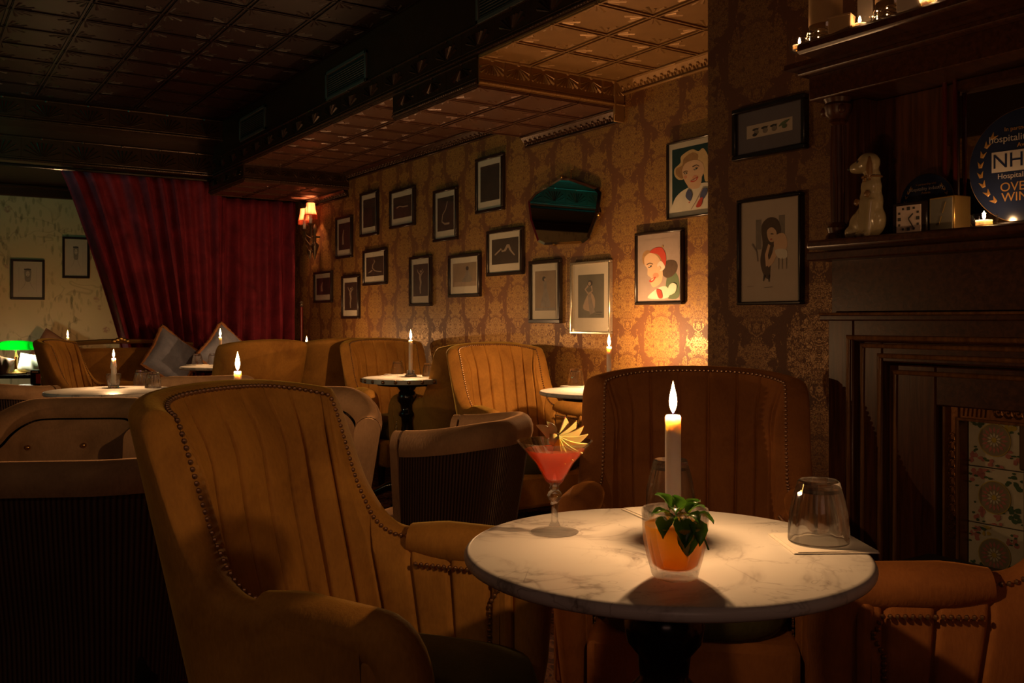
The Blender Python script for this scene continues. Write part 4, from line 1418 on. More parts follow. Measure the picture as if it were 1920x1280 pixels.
def photo(kind, bg='photo_dark', hi='photo_skin'):
    def art(t, pw, ph, pz):
        A = Art(pw, ph, pz); A.rect(0, 0, 1, 1, bg)
        if kind == 'standing':
            A.stroke([(0.50, 0.08), (0.47, 0.25), (0.52, 0.42), (0.46, 0.58), (0.50, 0.70)], 0.07, 0.16, hi)
            A.ell(0.52, 0.77, 0.07, 0.04, hi); A.stroke([(0.45, 0.68), (0.32, 0.76), (0.28, 0.84)], 0.05, 0.03, hi); A.stroke([(0.55, 0.68), (0.70, 0.76), (0.60, 0.84)], 0.05, 0.03, hi)
        elif kind == 'curl':
            A.stroke([(0.45, 0.86), (0.50, 0.74), (0.38, 0.58), (0.36, 0.42), (0.50, 0.28), (0.70, 0.22), (0.88, 0.20)], 0.05, 0.05, hi)
            A.stroke([(0.36, 0.32), (0.24, 0.24), (0.12, 0.18)], 0.07, 0.04, hi); A.ell(0.46, 0.86, 0.07, 0.05, 'brunette')
        elif kind == 'reach':
            A.stroke([(0.62, 0.86), (0.50, 0.62), (0.32, 0.48), (0.28, 0.28), (0.45, 0.20), (0.74, 0.20)], 0.04, 0.06, hi)
        elif kind == 'bridge':
            A.stroke([(0.12, 0.38), (0.36, 0.60), (0.40, 0.50), (0.50, 0.52), (0.62, 0.74)], 0.05, 0.09, hi); A.stroke([(0.62, 0.74), (0.72, 0.50), (0.86, 0.30)], 0.09, 0.04, hi)
        elif kind == 'lying':
            A.stroke([(0.18, 0.50), (0.35, 0.56), (0.55, 0.50), (0.80, 0.50)], 0.05, 0.06, hi)
        elif kind == 'gown':
            A.poly([(0.30, 0.12), (0.72, 0.10), (0.66, 0.36), (0.56, 0.58), (0.58, 0.72), (0.42, 0.72), (0.42, 0.50), (0.34, 0.32)], 'wash')
            A.ell(0.44, 0.80, 0.09, 0.06, 'ink'); A.ell(0.50, 0.78, 0.05, 0.035, hi); A.rect(0, 0, 1, 0.07, 'wash')
        elif kind == 'seated':
            A.rect(0.06, 0.0, 1, 0.20, hi); A.poly([(0.40, 0.20), (0.80, 0.20), (0.76, 0.46), (0.66, 0.66), (0.58, 0.66), (0.52, 0.44)], 'wash'); A.ell(0.62, 0.76, 0.06, 0.09, 'ink')
        elif kind == 'dancer':
            A.poly([(0.20, 0.22), (0.58, 0.16), (0.66, 0.40), (0.52, 0.58), (0.36, 0.52)], hi); A.stroke([(0.56, 0.10), (0.48, 0.36), (0.44, 0.60)], 0.20, 0.10, 'wash')
            A.ell(0.47, 0.80, 0.10, 0.07, 'ink'); A.ell(0.45, 0.79, 0.055, 0.045, hi)
            A.stroke([(0.40, 0.74), (0.28, 0.66), (0.40, 0.56)], 0.05, 0.04, hi); A.stroke([(0.52, 0.74), (0.56, 0.62), (0.40, 0.54)], 0.05, 0.04, hi)
            A.rect(0.72, 0.12, 0.94, 0.14, 'ink'); A.rect(0.70, 0.07, 0.90, 0.082, 'ink')
        elif kind == 'vase':
            A.stroke([(0.40, 0.2), (0.38, 0.5), (0.46, 0.75)], 0.16, 0.05, hi)
        A.done(t)
    return art


def portrait_blonde(t, pw, ph, pz):
    A = Art(pw, ph, pz); A.rect(0, 0, 1, 1, 'teal')
    A.poly([(0.00, 0.00), (1.0, 0.0), (1.0, 0.33), (0.84, 0.40), (0.62, 0.42), (0.32, 0.38), (0.12, 0.30), (0.02, 0.18)], 'print_white')
    A.poly([(0.22, 0.52), (0.07, 0.58), (0.05, 0.70), (0.18, 0.78), (0.20, 0.88), (0.42, 0.95), (0.56, 0.90), (0.66, 0.93), (0.76, 0.80), (0.80, 0.62), (0.80, 0.46), (0.70, 0.44), (0.62, 0.60)], 'blonde_light')
    A.poly([(0.24, 0.54), (0.10, 0.60), (0.09, 0.70), (0.22, 0.74), (0.26, 0.84), (0.44, 0.90), (0.56, 0.84), (0.50, 0.74), (0.30, 0.72)], 'blonde')
    A.poly([(0.34, 0.40), (0.58, 0.36), (0.62, 0.56), (0.42, 0.60)], 'skin')
    A.poly([(0.22, 0.66), (0.30, 0.76), (0.50, 0.78), (0.64, 0.72), (0.68, 0.60), (0.60, 0.48), (0.46, 0.41), (0.36, 0.40), (0.26, 0.52)], 'skin')
    A.ell(0.50, 0.52, 0.06, 0.035, 'blush'); A.ell(0.29, 0.55, 0.035, 0.025, 'blush')
    A.stroke([(0.24, 0.625), (0.30, 0.64), (0.34, 0.63)], 0.012, 0.008, 'brunette'); A.stroke([(0.44, 0.685), (0.52, 0.70), (0.58, 0.675)], 0.014, 0.008, 'brunette')
    A.ell(0.30, 0.605, 0.035, 0.012, 'ink'); A.ell(0.51, 0.645, 0.042, 0.014, 'ink', 0.2)
    A.ell(0.30, 0.604, 0.012, 0.007, 'print_white'); A.ell(0.50, 0.645, 0.014, 0.008, 'print_white')
    A.poly([(0.40, 0.475), (0.47, 0.49), (0.56, 0.52), (0.52, 0.47), (0.44, 0.455)], 'print_red'); A.poly([(0.43, 0.476), (0.48, 0.486), (0.53, 0.505), (0.50, 0.478)], 'print_white')
    A.poly([(0.36, 0.36), (0.44, 0.28), (0.40, 0.18), (0.30, 0.26)], 'print_blue'); A.poly([(0.68, 0.34), (0.76, 0.30), (0.68, 0.18), (0.60, 0.22)], 'print_blue')
    A.poly([(0.52, 0.08), (0.62, 0.08), (0.66, 0.20), (0.60, 0.19)], 'print_red'); A.ell(0.38, 0.16, 0.012, 0.01, 'print_red')
    A.stroke([(0.66, 0.34), (0.52, 0.16), (0.42, 0.05)], 0.02, 0.01, 'pale_ground')
    A.done(t)


def portrait_redcap(t, pw, ph, pz):
    A = Art(pw, ph, pz); A.rect(0, 0, 1, 1, 'pale_ground')
    A.poly([(0.70, 0.0), (1.0, 0.0), (1.0, 0.30), (0.90, 0.42), (0.74, 0.40), (0.68, 0.22)], 'print_green')
    A.poly([(0.20, 0.00), (0.74, 0.00), (0.70, 0.18), (0.46, 0.16)], 'print_white')
    A.poly([(0.08, 0.60), (0.06, 0.74), (0.16, 0.82), (0.34, 0.80), (0.56, 0.80), (0.66, 0.70), (0.64, 0.56), (0.40, 0.50), (0.18, 0.56)], 'blonde')
    A.poly([(0.66, 0.60), (0.86, 0.62), (0.97, 0.54), (0.94, 0.42), (0.80, 0.34), (0.66, 0.34), (0.58, 0.44)], 'brunette')
    A.poly([(0.12, 0.70), (0.26, 0.77), (0.42, 0.73), (0.54, 0.62), (0.60, 0.42), (0.56, 0.26), (0.36, 0.18), (0.28, 0.26), (0.30, 0.34), (0.20, 0.40), (0.20, 0.50), (0.12, 0.58)], 'skin')
    A.ell(0.42, 0.38, 0.08, 0.045, 'blush')
    A.poly([(0.26, 0.79), (0.40, 0.85), (0.58, 0.84), (0.68, 0.72), (0.68, 0.56), (0.62, 0.52), (0.56, 0.66), (0.46, 0.74), (0.34, 0.76)], 'print_red')
    A.poly([(0.46, 0.56), (0.56, 0.62), (0.66, 0.52), (0.60, 0.46), (0.52, 0.46)], 'print_white'); A.ell(0.60, 0.86, 0.03, 0.02, 'blonde')
    A.stroke([(0.18, 0.575), (0.26, 0.595), (0.34, 0.575)], 0.012, 0.01, 'brunette'); A.ell(0.27, 0.535, 0.045, 0.014, 'ink', 0.3); A.ell(0.26, 0.538, 0.014, 0.008, 'print_white')
    A.poly([(0.25, 0.295), (0.34, 0.335), (0.42, 0.355), (0.38, 0.30), (0.30, 0.265)], 'print_red'); A.poly([(0.29, 0.305), (0.35, 0.33), (0.38, 0.33), (0.33, 0.295)], 'print_white')
    A.ell(0.52, 0.50, 0.04, 0.035, 'skin'); A.poly([(0.44, 0.14), (0.56, 0.12), (0.60, 0.0), (0.50, 0.0)], 'print_red')
    A.poly([(0.74, 0.04), (0.92, 0.08), (0.96, 0.20), (0.86, 0.24), (0.76, 0.18)], 'print_white')
    A.done(t)


def drawing_woman(t, pw, ph, pz):
    A = Art(pw, ph, pz); A.rect(0, 0, 1, 1, 'paper')
    A.rect(0.26, 0.52, 0.36, 0.82, 'wash'); A.rect(0.66, 0.60, 0.76, 0.84, 'wash')
    A.poly([(0.38, 0.78), (0.50, 0.83), (0.64, 0.80), (0.70, 0.68), (0.62, 0.60), (0.56, 0.52), (0.52, 0.36), (0.50, 0.22), (0.40, 0.26), (0.34, 0.40), (0.38, 0.56), (0.36, 0.70)], 'brunette')
    A.poly([(0.46, 0.70), (0.54, 0.73), (0.62, 0.68), (0.60, 0.60), (0.52, 0.585), (0.47, 0.63)], 'skin')
    A.poly([(0.60, 0.64), (0.74, 0.66), (0.80, 0.58), (0.78, 0.50), (0.66, 0.48), (0.58, 0.54)], 'skin')
    A.stroke([(0.62, 0.50), (0.54, 0.40), (0.47, 0.36)], 0.08, 0.06, 'skin'); A.stroke([(0.47, 0.35), (0.45, 0.46), (0.50, 0.56)], 0.06, 0.04, 'skin')
    A.poly([(0.60, 0.50), (0.78, 0.50), (0.80, 0.42), (0.66, 0.42)], 'print_white')
    for x in (0.66, 0.72, 0.79): A.stroke([(x, 0.42), (x, 0.31)], 0.012, 0.006, 'wash')
    A.stroke([(0.20, 0.58), (0.28, 0.50), (0.30, 0.40)], 0.02, 0.01, 'wash'); A.stroke([(0.42, 0.26), (0.40, 0.20)], 0.03, 0.01, 'ink'); A.stroke([(0.49, 0.26), (0.50, 0.19)], 0.03, 0.01, 'ink')
    A.stroke([(0.53, 0.665), (0.57, 0.66)], 0.01, 0.006, 'ink'); A.ell(0.535, 0.61, 0.014, 0.006, 'print_red')
    A.stroke([(0.42, 0.135), (0.56, 0.138)], 0.004, 0.003, 'ink'); A.stroke([(0.12, 0.15), (0.24, 0.152)], 0.004, 0.002, 'wash')
    A.done(t)


def birds(t, pw, ph, pz):
    A = Art(pw, ph, pz); A.rect(0, 0, 1, 1, 'paper')
    for cx in (0.20, 0.40, 0.60):
        A.ell(cx, 0.62, 0.07, 0.10, 'ink'); A.ell(cx + 0.02, 0.40, 0.055, 0.20, 'wash'); A.stroke([(cx - 0.07, 0.62), (cx + 0.09, 0.70)], 0.03, 0.02, 'ink')
    A.ell(0.19, 0.22, 0.05, 0.12, 'ink'); A.poly([(0.72, 0.45), (0.80, 0.75), (0.95, 0.85), (0.86, 0.60)], 'print_green'); A.ell(0.84, 0.40, 0.05, 0.16, 'print_green')
    A.done(t)


def sketch(t, pw, ph, pz):
    A = Art(pw, ph, pz); A.rect(0, 0, 1, 1, 'paper')
    A.stroke([(0.12, 0.1), (0.12, 0.9)], 0.006, 0.006, 'wash'); A.stroke([(0.88, 0.1), (0.88, 0.9)], 0.006, 0.006, 'wash')
    A.poly([(0.36, 0.62), (0.36, 0.80), (0.50, 0.86), (0.64, 0.80), (0.64, 0.62), (0.60, 0.45), (0.40, 0.45)], 'wash'); A.rect(0.34, 0.80, 0.64, 0.84, 'ink')
    A.ell(0.50, 0.68, 0.085, 0.085, 'paper'); A.ell(0.46, 0.70, 0.02, 0.008, 'ink'); A.ell(0.55, 0.70, 0.02, 0.008, 'ink'); A.ell(0.50, 0.635, 0.03, 0.01, 'wash')
    A.stroke([(0.42, 0.45), (0.34, 0.30), (0.20, 0.18)], 0.014, 0.006, 'wash'); A.stroke([(0.58, 0.45), (0.66, 0.30), (0.78, 0.18)], 0.014, 0.006, 'wash')
    A.done(t)

G = [
 ((628, 657.5, 409, 401, 485.8, 481.9), 'black framed dark photo just right of the red wall sconce, tilted', 'vase'),
 ((587, 620, 511, 506, 568, 566.9), 'smallest black framed dark photo, low on the wall beneath the sconce', 'vase'),
 ((639, 671, 517.5, 514.5, 598, 596.9), 'narrow black framed photo of a standing figure, lowest frame near the sconce', 'standing'),
 ((673.5, 705.5, 363, 354.8, 444.5, 440), 'narrow black framed blank dark photo, high, third column from the curtain', 'blank'),
 ((679, 721.5, 470, 464.4, 536, 532.5), 'black framed photo of a curled dancer, with a wide mat', 'curl'),
 ((729, 774.5, 358.5, 347.5, 430, 421.3), 'black framed dark photo of a reclining figure, wide format, high row', 'lying'),
 ((766, 805.6, 482, 477.3, 574.4, 573.1), 'tall narrow black framed photo of a figure with raised arms', 'standing'),
 ((810.7, 854.4, 358, 348, 454, 448.8), 'tall black framed photo of a reaching figure, high row', 'reach'),
 ((839, 897.5, 480, 471.9, 558, 555.6), 'black framed sepia photo of a seated woman seen from behind', 'seated'),
 ((890, 941.3, 297.5, 285.6, 401.3, 393), 'highest black framed photo, nearly black picture below the lowered ceiling box', 'blank'),
 ((911, 977.3, 433, 424.4, 518.8, 513), 'black framed photo of a figure bending backwards, left below the mirror', 'bridge'),
]
for pts, lab, kind in G:
    sep = kind == 'seated'
    frame_on(XW, pts, lab, bw=0.021, art=photo(kind, 'photo_sepia' if sep else 'photo_dark'), mw=(0.030, 0.038, 0.052))
frame_on(XW, (990.3, 1048.7, 490, 484, 606.3, 605), 'black framed sepia photo of a woman in a long gown, below the mirror', art=photo('gown', 'photo_sepia'), mw=(0.032, 0.042, 0.052), bw=0.022)
frame_on(XW, (1068, 1142.5, 493, 485, 626.5, 625.5), 'silver framed grey photo of a dancer, just above the wall candle', border='silver_frame', bw=0.014,
         art=photo('dancer', 'photo_grey'), mw=(0.048, 0.060, 0.075))
frame_on(XW, (1189, 1277.5, 437.5, 427, 572.5, 569.5), 'black framed illustration of a smiling woman in a red cap', bw=0.013, art=portrait_redcap, matc='pale_ground', mw=(0.020, 0.026, 0.022))
frame_on(XW, (1248.3, 1356, 270.5, 243, 411.5, 399), 'illustration of a smiling blonde woman on dark teal, cut off by the chimney breast', bw=0.008, art=portrait_blonde, mw=(0.024, 0.028, 0.012))
frame_on(XB, (1371, 1508, 207.5, 172, 302, 278), 'black framed wide print of small birds with a slate mat, high on the chimney breast', bw=0.017, art=birds, matc='grey_mat', mw=(0.042, 0.048, 0.052))
frame_on(XB, (1380, 1500, 375.5, 359, 571.5, 571), 'black framed drawing of a long-haired woman, on the chimney breast', bw=0.011, art=drawing_woman, mw=(0.002, 0.002, 0.002), matc='paper')

# pictures on the alcove wall (faces -y)
def frame_back(Y, pts, label):
    xl, xr, yt, yb = pts
    a, b = PY(xl, yt, Y - 0.02), PY(xr, yb, Y - 0.02)
    Wd, Ht = b.x - a.x, a.z - b.z
    t = thing('picture_frame', label, 'picture', ((a.x + b.x) / 2, Y, (a.z + b.z) / 2), 0)
    bw = 0.022; mb = MB()
    for cx, cz, dx, dz in ((0, 1, Wd, bw), (0, -1, Wd, bw), (1, 0, bw, Ht - 2 * bw), (-1, 0, bw, Ht - 2 * bw)):
        mb.box((cx * (Wd - bw) / 2, -0.012, cz * (Ht - bw) / 2), (dx, 0.024, dz), bev=0.003)
    mb.build('frame', 'black_frame', t)
    mb = MB(); mb.box((0, -0.008, 0), (Wd - 2 * bw, 0.004, Ht - 2 * bw)); mb.build('mat_board', 'paper', t, smooth=False)
    sketch(t, (Wd - 2 * bw) * 0.8, (Ht - 2 * bw) * 0.88, 0)
frame_back(YA, (20, 84, 485, 562), 'black framed pencil sketch on the floral wall at the far left')
frame_back(YA, (117, 168, 443, 522), 'black framed sketch on the floral wall, half hidden by the curtain edge')

# bevelled mirror hanging from the wall, tilted
t = thing('wall_mirror', 'many-sided teal-glinting wall mirror hanging among the pictures', 'mirror', (0, 0, 0), 0)
corn = [(990, 377), (1003, 362), (1052, 333), (1068, 334), (1120, 352), (1127, 361), (1121, 402), (1104, 447), (1092, 456), (1020, 459), (1008, 453), (994, 412)]
q = [PX(px, py, XW - 0.03) for px, py in corn]
cy_ = sum(p.y for p in q) / len(q); cz_ = sum(p.z for p in q) / len(q)
t.location = (XW, cy_, cz_); t.rotation_euler = (0, 0, -pi / 2)
loc = [(-(p.y - cy_), p.z - cz_) for p in q]
lean = 0.0
def ml(s, dy): return [(x * s, -0.030 - dy - lean * (z * s), z * s) for x, z in loc]
n = len(loc)
m = MB(); m.add(ml(0.93, 0.003), [tuple(range(n))]); m.build('mirror_face', 'mirror', t, smooth=False)
m = MB(); a = ml(0.93, 0.003) + ml(1.0, 0.0); m.add(a, [(i, (i + 1) % n, (i + 1) % n + n, i + n) for i in range(n)]); m.build('bevel', 'mirror_bevel', t, smooth=False)
m = MB(); a = ml(0.995, -0.001) + ml(0.995, -0.006); m.add(a, [tuple(range(n, 2 * n))] + [(i, (i + 1) % n, (i + 1) % n + n, i + n) for i in range(n)]); m.build('backing', 'black_wood', t, smooth=False)
for x, z in ((loc[2][0] - 0.0, loc[2][1] + 0.005), (loc[9][0] * 0.5, loc[9][1] - 0.002), (loc[6][0], loc[6][1])):
    m = MB(); m.box((x, -0.022 - lean * z, z), (0.016, 0.026, 0.018), bev=0.004); m.build('clip', 'brass', t)
m = MB(); m.tube([(loc[3][0], -0.02, loc[3][1]), (loc[3][0] - 0.01, -0.012, loc[3][1] + 0.05), (loc[3][0] + 0.004, -0.004, loc[3][1] + 0.055)], 0.003, 6); m.build('hook', 'brass', t)

# ================================================================== THE WALL SCONCE
yS = PX(600, 440, XW).y
t = thing('wall_sconce', 'antique iron wall sconce with two lit red fringed shades in the curtain corner', 'wall lamp', (XW, yS, 0), 0)
zS = PX(600, 440, XW).z
m = MB()
m.lathe([(0.0, -0.24), (0.006, -0.22), (0.020, -0.16), (0.034, -0.11), (0.040, -0.10), (0.030, -0.085), (0.014, -0.07), (0.012, 0.0), (0.020, 0.03), (0.010, 0.08), (0.0, 0.10)], 16, mat=Matrix.Translation((-0.05, 0, zS)))
m.tube([(0, 0, zS - 0.02), (-0.05, 0, zS - 0.02)], 0.010, 8)
m.build('stem', 'iron', t)
for k, (dy, dz, out) in enumerate(((0.10, 0.045, -0.11), (-0.03, 0.085, -0.10))):
    cx_, cy2, cz2 = out, dy, zS + dz
    m = MB()
    m.tube([(-0.05, 0, zS - 0.08), (out * 0.55, dy * 0.5, zS - 0.11), (out * 0.92, dy * 0.95, zS - 0.04), (cx_, cy2, cz2 - 0.01)], 0.006, 8)
    m.tube([(-0.05, 0, zS - 0.0), (out * 0.5, dy * 0.55, zS - 0.035), (out * 0.9, dy * 0.98, zS + 0.0), (cx_, cy2, cz2 - 0.005)], 0.004, 8)
    m.build('arm', 'iron', t)
    m = MB(); m.lathe([(0, -0.012), (0.012, -0.01), (0.034, 0.004), (0.036, 0.007), (0, 0.008)], 20, mat=Matrix.Translation((cx_, cy2, cz2))); m.build('drip_pan', 'iron', t)
    m = MB(); m.lathe([(0.014, 0), (0.014, 0.105), (0.0, 0.106)], 16, mat=Matrix.Translation((cx_, cy2, cz2 + 0.008))); m.build('candle_tube', 'wax', t)
    m = MB(); m.lathe([(0.056, 0.085), (0.050, 0.11), (0.044, 0.135), (0.037, 0.195)], 28, mat=Matrix.Translation((cx_, cy2, cz2)), cap=False); shd = m.build('lamp_shade', 'shade_red', t)
    m = MB(); m.lathe([(0.0545, 0.082), (0.0595, 0.085), (0.056, 0.092)], 28, mat=Matrix.Translation((cx_, cy2, cz2)), cap=False)
    fr = random.Random(k)
    for j in range(40):
        a = 2 * pi * j / 40; m.tube([(cx_ + 0.056 * cos(a), cy2 + 0.056 * sin(a), cz2 + 0.087), (cx_ + 0.057 * cos(a + .02), cy2 + 0.057 * sin(a + .02), cz2 + 0.048 + 0.006 * fr.random())], 0.0022, 4)
    m.build('fringe', 'shade_red', shd)
    m = MB(); m.ball((cx_, cy2, cz2 + 0.145), (0.012, 0.012, 0.024), 10, 8); m.build('bulb', 'bulb', t)
    l = light('POINT', 'shade_light', (cx_, cy2, cz2 + 0.150), 150.0, (1.0, 0.40, 0.18), 0.012); l.parent = t
for k, dy in enumerate((-0.075, 0.13)):
    m = MB(); m.lathe([(0, -0.07), (0.012, -0.02), (0.022, 0.0), (0.024, 0.006), (0.012, 0.012), (0.0, 0.022)], 12, mat=Matrix.Translation((-0.12 + 0.07 * k, dy, zS - 0.16)))
    m.tube([(-0.12 + 0.07 * k, dy, zS - 0.14), (-0.10, dy * 0.8, zS - 0.09), (-0.05, 0, zS - 0.10)], 0.003, 6)
    m.build('drop_finial', 'iron', t)
p = PX(573, 575, XW)
t = thing('wall_rod', 'thin dark red rod with a silver knob on the wall beneath the sconce', 'rod', (XW - 0.04, p.y, p.z), 0)
m = MB(); m.tube([(0, 0, 0), (0, 0, -0.33)], 0.013, 10); m.build('shaft', 'red_lacquer', t)
m = MB(); m.lathe([(0.008, 0), (0.018, 0.012), (0.010, 0.03), (0.02, 0.042), (0.0, 0.055)], 12); m.build('knob', 'silver_frame', t)
m = MB(); m.tube([(0.04, 0, -0.10), (0.0, 0, -0.10)], 0.005, 6); m.build('bracket', 'iron', t)

# ================================================================== CUSHIONS AND SETTEE AT THE CURTAIN
def cushion(label, loc, rot, sx, sy, mat, fringe=True, th=0.16, group=None):
    t = thing('cushion', label, 'cushion', loc, 0, group); t.rotation_euler = rot
    m = MB(); n = 17
    for sgn in (-1, 1):
        def fn(i, j):
            u, v = i / (n - 1) * 2 - 1, j / (n - 1) * 2 - 1
            h = (max(0, (1 - u ** 2)) * max(0, (1 - v ** 2))) ** 0.42
            pin = 1 - 0.09 * (1 - abs(u * v)) * (max(abs(u), abs(v)) ** 6)
            wr = 0.006 * sin(9 * u + 5 * v) * h
            return (u * sx / 2 * pin, sgn * (th / 2 * h + wr), v * sy / 2 * pin)
        m.grid(fn, n, n)
    m.build('cover', mat, t, angle=80)
    if fringe:
        ring = []
        for k in range(64):
            a = 2 * pi * k / 64; c, s_ = cos(a), sin(a); mx = max(abs(c), abs(s_)); u, v = c / mx, s_ / mx
            pin = 1 - 0.09 * (1 - abs(u * v))
            ring.append((u * sx / 2 * pin * 1.02, 0, v * sy / 2 * pin * 1.02))
        m = MB(); m.tube(ring, [0.012 + 0.004 * (k % 2) for k in range(64)], 6, closed=True); m.build('fringe', M['fringe'], t)
    return t
t = thing('settee', 'low velvet settee with a carved giltwood crest in front of the red curtain', 'settee', (1.55, 8.05, 0), 0.08)
m = MB(); m.box((0, 0, 0.33), (1.25, 0.52, 0.20), bev=0.04); m.build('seat', 'rust_velvet', t)
m = MB(); m.box((0, 0.22, 0.62), (1.20, 0.07, 0.46), bev=0.03); m.build('backrest', 'gold_velvet', t)
m = MB(); m.tube([(-0.60 + 0.06 * i, 0.22, 0.87 + 0.035 * (1 - ((i - 10) / 10) ** 2)) for i in range(21)], 0.02, 8)
for k in (-2, -1, 0, 1, 2): m.ball((0.028 * k, 0.20, 0.925 - 0.010 * abs(k)), (0.018, 0.014, 0.020), 8, 6)
m.build('crest_rail', 'gold_metal', t)
for sx in (-1, 1):
    for y in (-0.2, 0.2):
        m = MB(); m.lathe([(0.014, 0), (0.022, 0.04), (0.028, 0.24)], 10, mat=Matrix.Translation((sx * 0.56, y, 0))); m.build('leg', 'black_wood', t)
p = PS(322, 672, 7.75)
cushion('blue grey velvet cushion with rust fringe, left of the two before the curtain', (p.x, p.y, p.z), (-0.35, 0.62, 0.15), 0.40, 0.40, 'blue_velvet')
p = PS(424, 664, 7.75)
cushion('blue grey fringed cushion behind the glasses, right of the pair before the curtain', (p.x, p.y, p.z), (-0.35, 0.72, 0.0), 0.38, 0.38, 'blue_velvet')

# ================================================================== FAR LEFT: GREEN LAMP CORNER
t = thing('banquette', 'low brown banquette along the floral wall at the far left', 'bench', (-0.1, 9.93, 0))
m = MB(); m.box((0, 0, 0.20), (2.4, 0.56, 0.24), bev=0.02); m.build('base', 'dark', t)
m = MB(); m.box((0, -0.01, 0.385), (2.44, 0.58, 0.13), bev=0.03); m.build('seat', 'leather', t)
ps = PS(8, 735, 8.1)
t = thing('side_table', 'dark side table carrying the green banker lamp', 'table', (ps.x, ps.y, 0), -0.5)
m = MB(); m.box((0, 0, 0.60), (0.80, 0.42, 0.03), bev=0.006); m.build('top', 'black_wood', t)
for sx in (-1, 1):
    for sy in (-1, 1):
        m = MB(); m.lathe([(0.014, 0), (0.022, 0.585)], 10, mat=Matrix.Translation((sx * 0.36, sy * 0.18, 0))); m.build('leg', 'black_wood', t)
lp = PS(30, 652, 8.05)
t = thing('banker_lamp', 'lit banker lamp with a green glass shade at the left edge', 'table lamp', (lp.x, lp.y, 0.615), -0.58)
m = MB(); m.lathe([(0, 0), (0.085, 0), (0.09, 0.012), (0.03, 0.025), (0.012, 0.04), (0.010, 0.13), (0.018, 0.15), (0.010, 0.17), (0.009, 0.27), (0, 0.275)], 20); m.build('stand', 'brass', t)
m = MB()
def shf(i, j):
    a = pi * (0.02 + 0.96 * j / 12); x = (i / 12 * 2 - 1)
    k = 1 - 0.12 * abs(x) ** 3
    return (x * (0.125 + 0.035 * (1 - sin(a))), -0.07 * cos(a) * k * 1.1, 0.205 + 0.085 * sin(a) * k)
m.grid(shf, 13, 13)
m.add([shf(0, j) for j in range(13)], [tuple(range(13))]); m.add([shf(12, j) for j in range(13)], [tuple(range(13))])
sh = m.build('lamp_shade', 'green_glass', t); sh.modifiers.new('th', 'SOLIDIFY').thickness = 0.003
m = MB(); m.tube([(-0.07, 0, 0.225), (0.07, 0, 0.225)], 0.014, 10); m.build('bulb', 'white_bulb', t)
l = light('POINT', 'lamp_light', (0, 0, 0.20), 16.0, (1.0, 0.93, 0.70), 0.03); l.parent = t
ls = PS(58, 680, 8.12)
cushion('added cream cushion standing in for the bright patch of green lamp light', (ls.x, ls.y, 0.70), (-0.3, 0.1, -0.55), 0.22, 0.18, 'cream_cloth', False, 0.10)  # added cushion stands in for the overexposed patch below the lamp
ls = PS(0, 686, 7.98)
t = cushion('small dark patterned cushion at the left edge below the lamp', (ls.x, ls.y, ls.z), (-0.3, 0.3, -0.4), 0.18, 0.18, 'leather', False, 0.10)
ls = PS(102, 668, 8.95)
cushion('large brown leather cushion leaning at the floral wall', (ls.x, ls.y, ls.z), (-0.4, 0.55, -0.2), 0.42, 0.42, 'leather', False, 0.14)
ls = PS(72, 697, 7.7)
t = thing('menu_box', 'small black box with an orange card on its front, beside the lamp', 'box', (ls.x, ls.y, 0.55), -0.5)
m = MB(); m.box((0, 0, 0.06), (0.10, 0.08, 0.12), bev=0.006); m.build('case', 'black_wood', t)
m = MB(); m.box((0.02, -0.042, 0.05), (0.045, 0.003, 0.08)); m.build('card', 'print_red', t)
m = MB(); m.box((-0.01, -0.042, 0.105), (0.05, 0.003, 0.014)); m.build('label_strip', 'paper', t)
t = thing('stool', 'low dark stool under the small box by the lamp', 'stool', (ls.x, ls.y, 0), -0.5)
m = MB(); m.lathe([(0, 0.50), (0.15, 0.50), (0.16, 0.52), (0.15, 0.548), (0, 0.548)], 24); m.build('seat', 'leather', t)
for k in range(3):
    a = 2 * pi * k / 3; m = MB(); m.tube([(0.09 * cos(a), 0.09 * sin(a), 0.5), (0.14 * cos(a), 0.14 * sin(a), 0)], 0.014, 8); m.build('leg', 'black_wood', t)

# ================================================================== FIREPLACE
YO = PX(1552, 600, 2.30).y                      # left outer edge of the mantelpiece
MW = 1.62
def LX(px, X): return YO - PX(px, 600, X).y     # local x (to the right along the breast) of a pixel column on the plane x = X
def dX(X): return -(XB - X)                     # local y of the plane x = X
fp = thing('fireplace', 'tall dark mahogany fireplace with mantel shelf and tiled cast surround at the right', 'fireplace', (XB, YO, 0), -pi / 2)

def bar(name, x0, x1, X, z0, z1, mat='wood', bev=0.004, back=None, parent=fp, extra=None):
    m = MB(); yb = dX(back) if back else 0.0; yf = dX(X)
    m.box(((x0 + x1) / 2, (yb + yf) / 2, (z0 + z1) / 2), (x1 - x0, abs(yb - yf), z1 - z0), bev=bev)
    if extra: extra(m)
    return m.build(name, mat, parent)

def surround(name, x0, z1, wd, X, back, mat, bead=None):
    """left jamb, right jamb and lintel of one frame; each a piece"""
    xr = MW - x0
    bar('jamb', x0, x0 + wd, X, 0.0, z1, mat, back=back)
    bar('jamb', xr - wd, xr, X, 0.0, z1, mat, back=back)
    bar('lintel', x0 + wd, xr - wd, X, z1 - wd * 0.75, z1, 'wood_y' if mat == 'wood' else mat, back=back)
    if bead:
        for xx, off in bead:
            zz = z1 - off
            m = MB(); m.tube([(x0 + xx, dX(X) - 0.001, 0.0), (x0 + xx, dX(X) - 0.001, zz), (xr - xx, dX(X) - 0.001, zz), (xr - xx, dX(X) - 0.001, 0.0)], 0.009, 10)
            m.build('bead_moulding', 'wood_light', fp)

